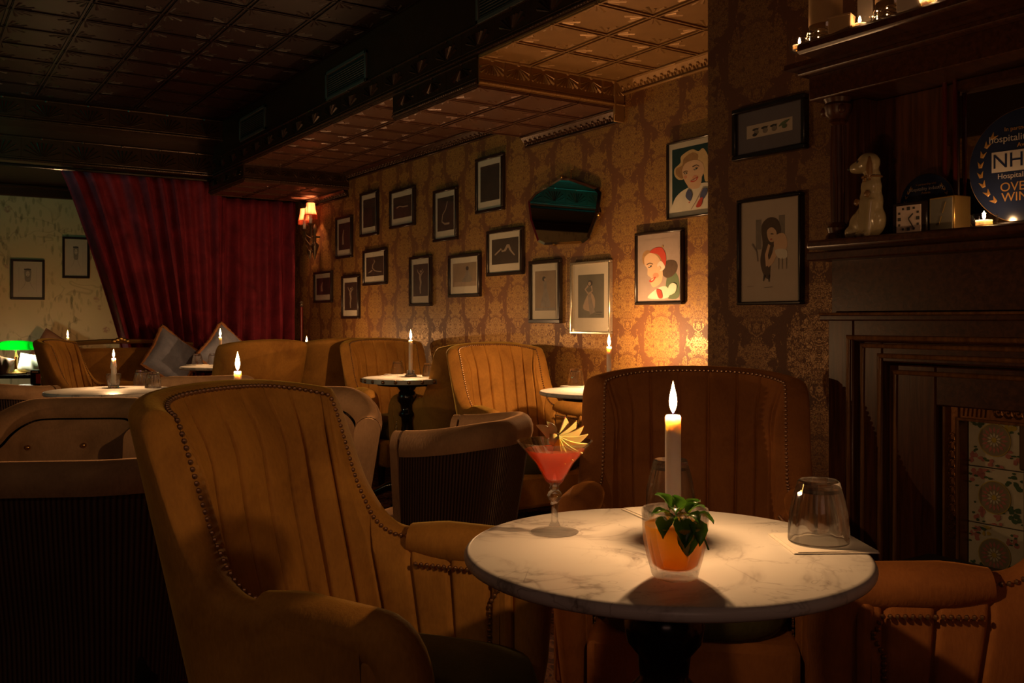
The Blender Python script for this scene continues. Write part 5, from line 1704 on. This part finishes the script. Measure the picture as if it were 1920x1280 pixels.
xa, xb, xc, xd, xe = 0.0, LX(1608, 2.32), LX(1662, 2.345), LX(1768, 2.39), LX(1812, 2.42)
zt = lambda y, px, X: PX(px, y, X).z
z1a, z1b, z1c, z1d, z1e = 1.085, zt(640, 1640, 2.32), zt(684, 1700, 2.345), zt(744, 1800, 2.39), zt(787, 1850, 2.42)
surround('outer', xa, z1a, xb - xa, 2.30, XB, 'wood', bead=[(xb - 0.016, 0.055)])
surround('second', xb, z1b, xc - xb, 2.325, XB, 'wood', bead=[(0.012, 0.012), (xc - xb - 0.008, 0.040)])
surround('third', xc, z1c, xd - xc, 2.355, XB, 'wood', bead=[(0.020, 0.022)])
# embossed copper frame
bar('metal_jamb', xd, xe, 2.385, 0.0, z1d, 'bronze', back=XB)
bar('metal_jamb', MW - xe, MW - xd, 2.385, 0.0, z1d, 'bronze', back=XB)
bar('metal_lintel', xe, MW - xe, 2.385, z1e, z1d, 'bronze', back=XB)
m = MB(); yy = dX(2.385)
zc_ = (z1e + z1d) / 2; xx = xe + 0.01
k = 0
while xx < MW - xe:
    if k % 2 == 0:
        for j in range(6): m.tube([(xx + 0.012 * j, yy, zc_ - 0.020), (xx + 0.004 + 0.012 * j, yy, zc_ + 0.020)], 0.004, 6)
        xx += 0.085
    else:
        for j in range(4):
            ring = [(xx + 0.026 * j + 0.013 + 0.012 * cos(a), yy, zc_ + 0.016 * sin(a)) for a in [2 * pi * q / 10 for q in range(10)]]
            m.tube(ring, 0.0035, 5, closed=True); m.ball((xx + 0.026 * j + 0.013, yy, zc_), (0.006, 0.004, 0.007), 6, 4)
        xx += 0.115
    k += 1
for side in (xd + 0.6 * (xe - xd), MW - xd - 0.6 * (xe - xd)):
    for j in range(12):
        z = 0.50 + 0.024 * j
        ring = [(side + 0.010 * cos(a), yy, z + 0.010 * sin(a)) for a in [2 * pi * q / 8 for q in range(8)]]
        m.tube(ring, 0.003, 5, closed=True)
m.build('embossing', 'bronze', fp, stuff=True)
m = MB()
m.tube([(xd + 0.006, dX(2.383), 0.0), (xd + 0.006, dX(2.383), z1d - 0.006), (MW - xd - 0.006, dX(2.383), z1d - 0.006), (MW - xd - 0.006, dX(2.383), 0)], 0.005, 8)
m.tube([(xe - 0.004, dX(2.383), 0.0), (xe - 0.004, dX(2.383), z1e), (MW - xe + 0.004, dX(2.383), z1e), (MW - xe + 0.004, dX(2.383), 0)], 0.006, 8)
m.build('frame_beading', 'wood_light', fp)
# painted tiles: two columns and the firebox between
tsz = 0.152
def fire_tile(seed):
    rr = random.Random(seed)
    m = MB(); h = tsz / 2 - 0.0012
    m.box((0, -0.004, 0), (2 * h, 0.008, 2 * h), 0, bev=0.0015)
    lay = [0]
    def blob(cx, cz, rx, rz, mi, n=9, wob=0.25):
        lay[0] += 1; y = -0.0083 - 0.00006 * lay[0]
        m.poly([(max(-h + .002, min(h - .002, cx + rx * cos(2 * pi * i / n) * (1 + wob * rr.uniform(-1, 1)))), max(-h + .002, min(h - .002, cz + rz * sin(2 * pi * i / n) * (1 + wob * rr.uniform(-1, 1))))) for i in range(n)], y, y + 0.0004, mi)
    for c in ((-0.05, 0.05), (0.048, 0.045), (-0.048, -0.045), (0.05, -0.04), (0.0, -0.062), (-0.02, 0.064)):
        k = rr.choice((1, 1, 3, 2))
        for _ in range(7): blob(c[0] + rr.uniform(-.018, .018), c[1] + rr.uniform(-.016, .016), rr.uniform(.004, .009), rr.uniform(.004, .008), k)
        for _ in range(5): blob(c[0] + rr.uniform(-.026, .026), c[1] + rr.uniform(-.026, .026), rr.uniform(.003, .008), rr.uniform(.002, .004), 2)
    blob(0, 0, 0.044, 0.044, 3, 28, 0); blob(0, 0, 0.042, 0.042, 4, 28, 0)
    for ring, n, ri, ro, mi in ((0, 16, 0.018, 0.036, 1), (1, 10, 0.006, 0.020, 0)):
        for i in range(n):
            a = 2 * pi * (i + 0.5 * ring) / n; w_ = pi / n * 0.75
            lay[0] += 1; y = -0.0083 - 0.00006 * lay[0]
            m.poly([(ri * cos(a), ri * sin(a)), ((ri + ro) / 2 * cos(a - w_), (ri + ro) / 2 * sin(a - w_)), (ro * cos(a), ro * sin(a)), ((ri + ro) / 2 * cos(a + w_), (ri + ro) / 2 * sin(a + w_))], y, y + 0.0004, mi)
    blob(0, 0, 0.007, 0.007, 3, 12, 0)
    return m.mesh('tile', ['tile_glaze', 'tile_pink', 'tile_green', 'tile_gold', 'tile_ring'], False)
tms = [fire_tile(k) for k in range(3)]
zj = PX(1860, 873, 2.43).z
for col in (0, 1):
    x = xe + tsz / 2 if col == 0 else MW - xe - tsz / 2
    for r_ in range(-1, 6):
        z = zj + tsz / 2 - 0.006 - tsz * r_ if r_ >= 0 else None
        if z is None: continue
        top = z + tsz / 2
        o = piece('tile', tms[(r_ + col) % 3], fp, (x, dX(2.435), z), (random.uniform(-.004, .004), 0, random.uniform(-.008, .008)))
bar('tile_backing', xe, xe + tsz, 2.438, 0, z1e + 0.01, 'dark', back=XB, bev=0)
bar('tile_backing', MW - xe - tsz, MW - xe, 2.438, 0, z1e + 0.01, 'dark', back=XB, bev=0)
bar('firebox_back', xe + tsz, MW - xe - tsz, 2.445, 0, z1e + 0.01, 'dark', back=XB, bev=0)
bar('iron_arch', xe + tsz, MW - xe - tsz, 2.40, z1e - 0.12, z1e + 0.01, 'iron', back=XB)
# frieze, mantel shelf, mouldings
bar('frieze', 0.0, MW, 2.315, 1.085, 1.262, 'wood_y')
bar('frieze_moulding', -0.012, MW + 0.012, 2.275, 1.078, 1.096, 'wood_y')
m = MB(); m.tube([(-0.012, dX(2.277), 1.098), (MW + 0.012, dX(2.277), 1.098)], 0.004, 8); m.build('bead_moulding', 'wood_light', fp)
bar('shelf_moulding', -0.03, MW + 0.03, 2.24, 1.255, 1.280, 'wood_y')
xs = LX(1510, 2.15)
bar('mantel_shelf', xs, MW - xs, 2.15, 1.280, 1.305, 'wood_y', bev=0.007)
# overmantel
ZT = 1.305
x0 = 0.02; z1 = PX(1560, 185, 2.28).z
bar('side_post', x0 - 0.02, x0 + 0.075, 2.34, ZT, z1, 'wood')
bar('side_post', MW - x0 - 0.075, MW - x0 + 0.02, 2.34, ZT, z1, 'wood')
def column(x):
    m = MB(); hh = z1 - ZT
    T_ = Matrix.Translation((x, dX(2.30), ZT))
    m.lathe([(0.034, 0), (0.034, 0.02), (0.026, 0.03), (0.030, 0.045), (0.021, 0.06)], 20, mat=T_)
    m.lathe([(0.020, 0.06), (0.022, hh * 0.5), (0.019, hh - 0.075)], 36, mat=T_, flute=lambda a, z: 1 - 0.10 * (abs(sin(6 * a)) ** 0.5))
    m.lathe([(0.019, hh - 0.078), (0.026, hh - 0.07), (0.022, hh - 0.06), (0.036, hh - 0.045), (0.040, hh - 0.02), (0.034, hh - 0.012), (0.040, hh)], 20, mat=T_)
    for sg in (-1, 1): m.ball((x + sg * 0.030, dX(2.30) - 0.022, ZT + hh - 0.035), (0.012, 0.010, 0.014), 8, 6)
    m.build('column', 'wood', fp)
column(0.035); column(MW - 0.035)
xp = LX(1797, 2.40)
bar('back_panel', 0.02, xp, 2.405, ZT, z1, 'wood')
bar('back_panel', MW - xp, MW - 0.02, 2.405, ZT, z1, 'wood')
for off in (0.0, 0.030):
    for x in (xp - off, MW - xp + off):
        m = MB(); m.tube([(x, dX(2.385), ZT), (x, dX(2.385), z1)], 0.006, 8); m.build('mirror_bead', 'dark_bead', fp)
bar('mirror_rail', xp, MW - xp, 2.385, z1 - 0.03, z1, 'wood_y')
m = MB(); m.box((MW / 2, dX(2.41), (ZT + z1) / 2), (MW - 2 * xp, 0.006, z1 - ZT)); m.build('overmantel_mirror', 'mirror', fp, smooth=False)
z2 = PX(1500, 84, 2.14).z
bar('entablature', -0.03, MW + 0.03, 2.25, z1, z1 + 0.075, 'wood_y')
bar('entablature_moulding', -0.05, MW + 0.05, 2.22, z1 + 0.072, z1 + 0.095, 'wood_y', bev=0.006)
bar('cove', -0.07, MW + 0.07, 2.19, z1 + 0.09, z2 - 0.03, 'wood_y', bev=0.01)
xs2 = LX(1491, 2.12)
bar('top_shelf', xs2, MW - xs2, 2.12, z2 - 0.032, z2, 'wood_y', bev=0.008)
ZTOP = z2
# raised hearth
m = MB(); m.box((0.17, 0, 0.215), (1.26, 0.31, 0.43)); t = thing('hearth', 'dark raised slate hearth at the foot of the fireplace', 'hearth', (2.125, YO - MW / 2, 0), -pi / 2)
m.build('plinth', 'dark', t); m = MB(); m.box((0.17, 0, 0.446), (1.30, 0.34, 0.03), bev=0.006); m.build('slab', 'slate', t)

# ------------------------------------------------------------------ ornaments on the mantel shelf
def on_shelf(px, X, z=1.3055):
    p = PX(px, 500, X); return (p.x, p.y, z)
RZ = -pi / 2
# china spaniel
L_ = on_shelf(1628, 2.245)
t = thing('dog_figurine', 'glazed china spaniel sitting on the left end of the mantel shelf, head turned left', 'figurine', L_, RZ)
bm_ = MB()
B = lambda c, r: bm_.ball(c, r, 14, 10)
B((0.005, 0, 0.050), (0.048, 0.036, 0.050)); B((-0.020, 0.004, 0.042), (0.040, 0.034, 0.040)); B((0.012, -0.004, 0.100), (0.034, 0.030, 0.050)); B((0.014, -0.006, 0.140), (0.030, 0.026, 0.034))
B((0.016, -0.004, 0.170), (0.024, 0.022, 0.026)); B((0.006, -0.008, 0.208), (0.034, 0.028, 0.030)); B((-0.018, -0.014, 0.199), (0.024, 0.020, 0.019)); B((-0.032, -0.018, 0.197), (0.013, 0.015, 0.015))
for lx in (0.004, 0.026):
    bm_.tube([(lx, -0.024, 0.105), (lx - 0.002, -0.030, 0.05), (lx - 0.004, -0.032, 0.012)], [0.014, 0.010, 0.010], 10); B((lx - 0.006, -0.038, 0.009), (0.012, 0.015, 0.008))
B((-0.042, -0.010, 0.020), (0.022, 0.026, 0.020)); B((-0.058, 0.0, 0.018), (0.016, 0.02, 0.016))
body = bm_.build('body', 'china', t)
rm = body.modifiers.new('skin', 'REMESH'); rm.mode = 'VOXEL'; rm.voxel_size = 0.0035; rm.use_smooth_shade = True
sm_ = body.modifiers.new('smooth', 'SMOOTH'); sm_.factor = 0.8; sm_.iterations = 6
for sg, px_ in ((1, 0.030), (-1, -0.004)):
    m = MB(); m.ball((0.022 if sg > 0 else 0.004, -0.004 + (-0.022 if sg < 0 else -0.022), 0.190), (0.010, 0.008, 0.034), 10, 8) if sg > 0 else m.ball((0.012, 0.018, 0.190), (0.010, 0.008, 0.030), 10, 8)
    m.build('ear', 'china_gold', t)
m = MB(); m.ball((-0.046, -0.022, 0.196), (0.005, 0.006, 0.004), 8, 6); m.build('nose', 'ink', t)
m = MB(); m.ball((-0.012, -0.032, 0.212), (0.004, 0.003, 0.004), 8, 6); m.build('eye', 'ink', t)
m = MB(); m.tube([(0.016 + 0.026 * cos(a), -0.006 + 0.024 * sin(a), 0.168) for a in [2 * pi * k / 24 for k in range(24)]], 0.003, 6, closed=True); m.ball((0.012, -0.033, 0.160), (0.006, 0.004, 0.007), 8, 6); m.build('collar', 'china_gold', t)
for c in ((0.022, -0.036, 0.120), (-0.012, -0.034, 0.10)):
    m = MB(); m.ball(c, (0.010, 0.004, 0.010), 8, 6); m.build('patch', 'china_gold', t)

# black square clock
p0, p1 = PX(1668, 445, 2.24), PX(1733, 440, 2.24)
cwid = p0.y - p1.y; chh = PX(1700, 378, 2.24).z - 1.3055
t = thing('mantel_clock', 'small black square clock with a pale dial beside the china dog', 'clock', (2.25, (p0.y + p1.y) / 2, 1.3055), RZ)
m = MB(); m.box((0, 0.018, chh / 2), (cwid, 0.036, chh), bev=0.003); m.build('case', 'black_frame', t)
ds = min(cwid, chh) * 0.80
m = MB(); m.box((0, -0.001, chh / 2), (ds, 0.002, ds)); m.build('dial', 'dial', t)
for k in range(12):
    a = 2 * pi * k / 12; r = ds * 0.40; mx = max(abs(sin(a)), abs(cos(a)))
    m = MB(); m.box((r * sin(a) / mx * 0.95, -0.0026, chh / 2 + r * cos(a) / mx * 0.95), (0.006 if k % 3 else 0.009, 0.001, 0.006 if k % 3 else 0.009)); m.build('hour_mark', 'ink', t)
for a, ln, wd in ((radians(48), ds * 0.26, 0.0038), (radians(148), ds * 0.40, 0.0030)):
    m = MB(); m.box((0, -0.0036, ln / 2), (wd, 0.0008, ln), mat=Matrix.Translation((0, 0, chh / 2)) @ Matrix.Rotation(a, 4, 'Y')); m.build('clock_hand', 'ink', t)
# satin gold carriage clock
p0, p1 = PX(1735, 440, 2.24), PX(1788, 438, 2.24)
cwid = p0.y - p1.y; chh = PX(1760, 368, 2.24).z - 1.3055
t = thing('carriage_clock', 'satin gold box clock with a slim dark hand, right of the black clock', 'clock', (2.25, (p0.y + p1.y) / 2, 1.3055), RZ - 0.16)
m = MB(); m.box((0, 0.030, chh / 2), (cwid, 0.06, chh), bev=0.002); m.build('case', 'gold_metal', t)
m = MB(); m.box((0, -0.001, chh / 2), (cwid - 0.010, 0.002, chh - 0.010)); m.build('dial', 'photo_grey', t)
for a, ln in ((radians(20), 0.030), (radians(200), 0.024)):
    m = MB(); m.box((0, -0.003, ln / 2 + 0.004), (0.0016, 0.001, ln), mat=Matrix.Translation((0.004, 0, chh / 2)) @ Matrix.Rotation(a, 4, 'Y')); m.build('clock_hand', 'gold_metal', t)

# award plaques
def text(body, size, loc, parent, mat, name='lettering', rot=(pi / 2, 0, 0), ext=0.0004):
    c = bpy.data.curves.new(name, 'FONT'); c.body = body; c.size = size; c.align_x = 'CENTER'; c.align_y = 'CENTER'; c.extrude = ext
    c.materials.append(M[mat])
    tmp = bpy.data.objects.new(name, c); COL.objects.link(tmp)
    bpy.context.view_layer.update()
    me = bpy.data.meshes.new_from_object(tmp.evaluated_get(bpy.context.evaluated_depsgraph_get()))
    bpy.data.objects.remove(tmp)
    me.materials.clear(); me.materials.append(M[mat])
    o = bpy.data.objects.new(name, me); COL.objects.link(o); o.parent = parent; o.location = loc; o.rotation_euler = rot
    return o
def laurel(t, cx, cz, R, y, side, a0_, a1_, n=8):
    for k in range(n):
        a = a0_ + (a1_ - a0_) * k / (n - 1)
        for da, off in ((0.5, 1.06), (-0.5, 0.94)):
            m = MB()
            lx, lz = cx + side * R * cos(a) * 1.0, cz + R * sin(a)
            L0 = R * 0.15
            m.add([(-L0 * 0.15, y, 0), (0, y, L0 * 0.28), (L0, y, 0), (0, y, -L0 * 0.28), (0.0, y - 0.0012, 0)], [(0, 1, 4), (1, 2, 4), (2, 3, 4), (3, 0, 4)],
                  mat=Matrix.Translation((lx, 0, lz)) @ Matrix.Rotation(-(a + pi / 2 + da) if side > 0 else (a + pi / 2 + da) + pi, 4, 'Y'))
            m.build('laurel_leaf', 'plaque_gold', t, smooth=False)
def plaque(label, px, X, R, zc, rz, full):
    c = PX(px, 500, X)
    t = thing('award_plaque', label, 'award', (X, c.y, 1.3055), RZ + rz)
    th = 0.008
    m = MB(); m.lathe([(0, -th / 2), (R, -th / 2), (R, th / 2), (0, th / 2)], 64, mat=Matrix.Translation((0, 0, zc)) @ Matrix.Rotation(pi / 2, 4, 'X'))
    m.build('disc', 'plaque', t)
    m = MB(); m.tube([(R * cos(a), 0, zc + R * sin(a)) for a in [2 * pi * k / 64 for k in range(64)]], 0.0022, 6, closed=True); m.build('edge', 'plaque_gold' if full else 'iron', t)
    m = MB(); m.box((0, 0.0, 0.008), (R * 0.9, 0.05, 0.016), bev=0.003); m.build('stand', 'black_wood', t)
    y = -th / 2 - 0.0008
    laurel(t, 0, zc, R * 0.80, y, -1, radians(-48), radians(42)); laurel(t, 0, zc, R * 0.80, y, 1, radians(-48), radians(42))
    text('In partnership with', R * 0.10, (0, y, zc + R * 0.66), t, 'plaque_gold')
    text('hospitality industry', R * 0.17, (0, y, zc + R * 0.50), t, 'plaque_white')
    text('Awards', R * 0.11, (0, y, zc + R * 0.36), t, 'plaque_gold')
    if full:
        m = MB(); m.box((0, y, zc + R * 0.10), (R * 1.20, 0.0012, R * 0.36)); m.build('name_panel', 'plaque_white', t)
        text('NHA', R * 0.36, (-R * 0.20, y - 0.0012, zc + R * 0.10), t, 'plaque')
        m = MB(); m.box((R * 0.40, y - 0.001, zc + R * 0.10), (R * 0.30, 0.0012, R * 0.28)); m.build('badge', 'plaque', t)
        text('G', R * 0.28, (R * 0.40, y - 0.0022, zc + R * 0.10), t, 'plaque_white')
        text('Hospitality Awards', R * 0.13, (0, y, zc - R * 0.16), t, 'plaque_white')
        text('OVERALL', R * 0.22, (0, y, zc - R * 0.36), t, 'plaque_gold'); text('WINNER', R * 0.22, (0, y, zc - R * 0.54), t, 'plaque_gold')
    return t
plaque('small round dark award plaque behind the two clocks', 1738, 2.33, 0.078, 0.092, 0.0, False)
plaque('large round navy award plaque reading NHA OVERALL WINNER at the right edge', 1928, 2.29, 0.140, 0.152, 0.1, True)

def tealight(label, px, X, z, power, cup=True, py=None):
    c = PX(px, 500, X)
    t = thing('tea_light', label, 'candle', (X, c.y, z), 0)
    if cup:
        m = MB(); m.lathe([(0, 0), (0.026, 0), (0.030, 0.012), (0.032, 0.030), (0.0305, 0.030), (0.028, 0.012), (0.0, 0.004)], 24); m.build('glass_cup', 'glass', t)
    m = MB(); m.lathe([(0, 0.004), (0.019, 0.004), (0.019, 0.017), (0.0, 0.016)], 20); m.build('wax', 'wax', t)
    prof = [(0.0006, 0.0), (0.0030, 0.004), (0.0042, 0.009), (0.0030, 0.016), (0.0, 0.022)]
    m = MB(); m.lathe(prof, 12); f = m.build('flame', 'flame', t); f.location = (0, 0, 0.018)
    l = light('POINT', 'flame_light', (0, 0, 0.028), power, FLAME_COL, 0.005); l.parent = t
tealight('tea light in a clear cup before the navy award plaque', 1845, 2.20, 1.3055, 0.45)
tealight('leftmost tea light on the very top shelf of the fireplace', 1499, 2.19, ZTOP, 0.14)
tealight('middle tea light on the top shelf, between the two bottles', 1612, 2.17, ZTOP, 0.14)
tealight('rightmost tea light on the top shelf at the upper edge of the photo', 1742, 2.16, ZTOP, 0.14)
def bottle(label, px, X):
    c = PX(px, 500, X)
    t = thing('bottle', label, 'bottle', (X, c.y, ZTOP), 0)
    m = MB(); m.lathe([(0, 0.002), (0.043, 0), (0.046, 0.006), (0.046, 0.16), (0.040, 0.185), (0.018, 0.21), (0.015, 0.28), (0.018, 0.285), (0.018, 0.295), (0, 0.296)], 28); m.build('body', 'glass', t)
    m = MB(); m.lathe([(0.0466, 0.060), (0.0466, 0.145)], 28, cap=False); m.build('paper_label', 'kraft', t)
    rr = random.Random(px); pts = []
    for k in range(90):
        a = 2 * pi * k / 22; pts.append((0.051 * cos(a), 0.051 * sin(a), 0.006 + 0.036 * k / 90 + 0.006 * sin(k * 1.7)))
    m = MB(); m.tube(pts, 0.0008, 4); m.build('wire', 'iron', t)
    bm2 = MB(); bm2.ball((0, 0, 0), 0.0020, 6, 4); fm_ = bm2.mesh('fairy_bulb', 'fairy')
    for k in range(0, 90, 4):
        p_ = pts[k]; piece('fairy_bulb', fm_, t, (p_[0] * 1.04, p_[1] * 1.04, p_[2]))
    return t
bottle('left bottle wound with fairy lights on the top shelf', 1548, 2.22)
bottle('right bottle wound with fairy lights on the top shelf', 1676, 2.21)
for px, X, wd, mat, lab in ((1578, 2.155, 0.06, 'kraft', 'small card box between the left bottle and the middle tea light'), (1706, 2.150, 0.055, 'paper', 'small white card box by the right bottle on the top shelf')):
    c = PX(px, 500, X); t = thing('card_box', lab, 'box', (X, c.y, ZTOP), RZ + 0.35)
    m = MB(); m.box((0, 0, 0.022), (wd, 0.045, 0.044), bev=0.002); m.build('carton', mat, t); m = MB(); m.box((0, 0, 0.045), (wd + 0.002, 0.047, 0.006), bev=0.001); m.build('lid', 'kraft', t)
c = PX(1614, 500, 2.26); t = thing('menu_card', 'tall pale card standing behind the middle tea light on the top shelf', 'card', (2.28, c.y, ZTOP), RZ)
m = MB(); m.box((0, 0, 0.11), (0.05, 0.006, 0.22), bev=0.002); m.build('card', 'paper', t); m = MB(); m.box((0, 0.01, 0.006), (0.06, 0.04, 0.012), bev=0.002); m.build('foot', 'black_wood', t)
